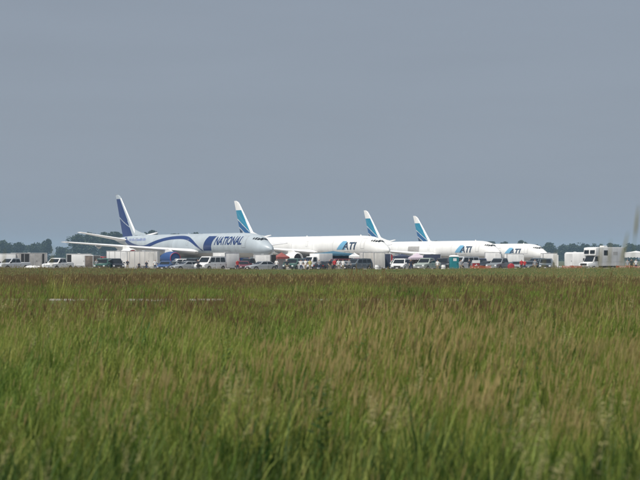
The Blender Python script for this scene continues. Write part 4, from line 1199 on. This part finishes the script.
pts, rots, scls, idxs = [], [], [], []
rnd = random.Random(21)
def vnoise(x, y, s):
    return (math.sin(x * s * 1.3 + 2 * math.sin(y * s * .7 + 1.3)) + math.sin(y * s * 1.1 + 2.2 * math.sin(x * s * .53 + .4)) ) * .25 + .5
def add_pt(x, y, i, s):
    pts.append((x, y, gz(x, y) - .01)); rots.append((rnd.uniform(-.06, .06), rnd.uniform(-.06, .06), rnd.uniform(-.9, .9)))
    scls.append(s); idxs.append(i)
def scatter(y0, y1, dens, fn, margin=3.5, slope=.165):
    area = (slope * (y1 ** 2 - y0 ** 2)) * 1.0 + 2 * margin * (y1 - y0)
    n = int(area * dens)
    for _ in range(n):
        while True:
            y = y0 + (y1 - y0) * rnd.random()
            if rnd.random() < (slope * y + margin) / (slope * y1 + margin): break
        x = rnd.uniform(-1, 1) * (slope * y + margin)
        fn(x, y)
def pick(x, y):
    g = vnoise(x, y * .55, .9); g2 = vnoise(x + 31, y * .5 + 7, .22); g3 = vnoise(x * 1.7 + 11, y * .8 + 3, .8)
    side = x / max(y, 1)                                   # drier ground toward the right
    gold = sm(13, 27, y + 10 * (g2 - .5) + 22 * side); rust = sm(34, 46, y + 12 * (g2 - .5)) * (.52 - .44 * sm(82, 100, y))
    u = rnd.random()
    if rnd.random() < .14 * (1 - sm(11, 18, y)) * sm(.25, .8, vnoise(x + 5, y * .7, 1.4)) + .012 * (1 - rust): k = 16 + rnd.randrange(3)
    elif u < rust: k = 8 + rnd.randrange(4)
    elif u < rust + (1 - rust) * (gold * .70 + .05) * (.4 + 1.2 * g3): k = 4 + rnd.randrange(4)
    else: k = rnd.randrange(4)
    if k < 4 and rnd.random() < .85 - .6 * sm(10, 19, y + 5 * (g3 - .5)): k = 19 + rnd.randrange(4)
    if 4 <= k < 8 and 15 < y < 42 and rnd.random() < .55 * sm(.38, .70, g2 + 2.6 * side): k = 23 + rnd.randrange(3)
    if rnd.random() < .006: k = 26 + rnd.randrange(2)
    s = rnd.uniform(.5, 1.15) * (.62 + .7 * g)
    if rnd.random() < .03: s *= 1.25
    if k < 4 and y > 34: s *= .85
    if y > 69: s *= .85
    if 50 < y < 65.6:
        col = 320 + FPX * x / y
        bare = sm(.12, .55, vnoise(x * 1.9, 3.1, 2.6)) * (1 if 45 < col < 225 else .3 if 290 < col < 430 else .05)
        s *= 1 - (.30 + .42 * bare) * sm(50, 61, y)
    if 65.3 < y < 68.8 and rnd.random() < .90:
        return
    add_pt(x, y, k, s)
scatter(4.5, 12, 22, pick, margin=3)
scatter(12, 28, 20, pick)
scatter(28, 64, 13, pick)
scatter(64, 110, 7, lambda x, y: pick(x, y), margin=4)
def far_pick(x, y):
    g = vnoise(x, y * .25, .06)
    k = 12 + (rnd.choice((1, 3)) if rnd.random() < .03 + .5 * g * (1 - sm(105, 150, y)) + .22 * sm(.0, -.12, x / y) else rnd.choice((0, 2)))
    s = rnd.uniform(.6, 1.2) * (1.35 - .45 * sm(90, 190, y)) * (.75 + .5 * g) * (1 + rnd.random() ** 3 * .55 * sm(215, 265, y))
    add_pt(x, y, k, s)
scatter(84, 280.3, 2.6, far_pick, margin=6)
me = bpy.data.meshes.new('meadow_grass')
me.from_pydata(pts, [], [])
a = me.attributes.new('rot', 'FLOAT_VECTOR', 'POINT'); a.data.foreach_set('vector', [c for r in rots for c in r])
a = me.attributes.new('scl', 'FLOAT', 'POINT'); a.data.foreach_set('value', scls)
a = me.attributes.new('idx', 'INT', 'POINT'); a.data.foreach_set('value', idxs)
go = link(bpy.data.objects.new('meadow_grass', me))
go['kind'] = 'stuff'; go['label'] = 'tall meadow grass with buff and rusty seed heads filling the foreground'; go['category'] = 'grass'
ng = bpy.data.node_groups.new('grass_scatter', 'GeometryNodeTree')
ng.interface.new_socket('Geometry', in_out='INPUT', socket_type='NodeSocketGeometry')
ng.interface.new_socket('Geometry', in_out='OUTPUT', socket_type='NodeSocketGeometry')
gi, gout = ng.nodes.new('NodeGroupInput'), ng.nodes.new('NodeGroupOutput')
ci = ng.nodes.new('GeometryNodeCollectionInfo'); ci.inputs['Collection'].default_value = tufts
ci.inputs['Separate Children'].default_value = True; ci.inputs['Reset Children'].default_value = True
iop = ng.nodes.new('GeometryNodeInstanceOnPoints'); iop.inputs['Pick Instance'].default_value = True
def named(nm, ty):
    q = ng.nodes.new('GeometryNodeInputNamedAttribute'); q.data_type = ty; q.inputs['Name'].default_value = nm
    return q.outputs['Attribute']
e2r = ng.nodes.new('FunctionNodeEulerToRotation')
ng.links.new(named('rot', 'FLOAT_VECTOR'), e2r.inputs[0])
ng.links.new(gi.outputs[0], iop.inputs['Points'])
ng.links.new(ci.outputs[0], iop.inputs['Instance'])
ng.links.new(named('idx', 'INT'), iop.inputs['Instance Index'])
ng.links.new(e2r.outputs[0], iop.inputs['Rotation'])
ng.links.new(named('scl', 'FLOAT'), iop.inputs['Scale'])
ng.links.new(iop.outputs[0], gout.inputs[0])
gm = go.modifiers.new('scatter', 'NODES'); gm.node_group = ng
print('GRASS', len(pts))

# tall stalks close to the lens on the right
def tall_stalk(px, row, d, hl, hw, lean, label, m='head_plume'):
    x, y = at(px, d); z = gz(x, y)
    h = EYE + (HORIZON - row) * d / FPX - z
    o = tag(empty('tall_grass_stalk', (x - lean, y, z)), label, 'grass stalk', 'tall stalks near the camera')
    b = MB(); P = lambda t: (lean * t ** 1.6, .02 * math.sin(t * 3), h * t)
    b.tube([P(t / 10) for t in range(11)], [.0032 - .0018 * t / 10 for t in range(11)], 6); b.build('stem', 'blade_olive', o)
    b = MB(); t0 = 1 - hl / h
    b.tube([P(t0 + (1 - t0) * t / 8) for t in range(9)], [hw * k for k in (.2, .6, .9, 1, .95, .8, .6, .35, .08)], 7); b.build('seed_head', m, o, smooth=True)
    rr = random.Random(int(px)); b = MB()
    for _ in range(2): blade(b, rr, 0, 0, h * .7, .010, 0, .25)
    b.build('leaf', 'blade_olive', o)
for a in (
 (638.5, 205, 9.5, .16, .0065, .14, 'tall blurred grass stalk at the right edge reaching highest into the sky'),
 (628, 232, 9.0, .16, .0065, .26, 'tall blurred grass stalk rising between motorhome and right edge'),
 (611, 240, 10, .14, .0050, .10, 'blurred grass stalk crossing the motorhome side'),
 (602, 243, 10, .14, .0050, .14, 'blurred grass stalk crossing the motorhome near its side window'),
 (556, 250, 10, .13, .0055, .10, 'blurred grass stalk in front of the flat white trailer'),
 (545, 256, 10, .13, .0055, .14, 'shorter blurred grass stalk before the slate blue vehicles'),
 (53, 246, 11, .13, .0045, .10, 'thin blurred grass stalk over the white pickup at left'),
 (5, 249, 11, .12, .0045, .12, 'thin blurred grass stalk at the far left edge')):
    tall_stalk(*a)

# ------------------------------------------------------------------ haze
b = MB(); b.box(-2650, 2650, -90, 4050, -2.6, 34)
hz = b.build('haze', 'white_paint'); hz.data.materials.clear()
hm = bpy.data.materials.new('haze_air'); hm.use_nodes = True
hn, hl_ = hm.node_tree.nodes, hm.node_tree.links
hn.clear()
ho = hn.new('ShaderNodeOutputMaterial'); hv = hn.new('ShaderNodeVolumePrincipled')
hv.inputs['Color'].default_value = (0.50, 0.74, 1.0, 1)
hv.inputs['Density'].default_value = 0.00015
hl_.new(hv.outputs[0], ho.inputs['Volume'])
hz.data.materials.append(hm)
hz['kind'] = 'stuff'; hz['label'] = 'thin pale summer haze over the airfield'; hz['category'] = 'haze'
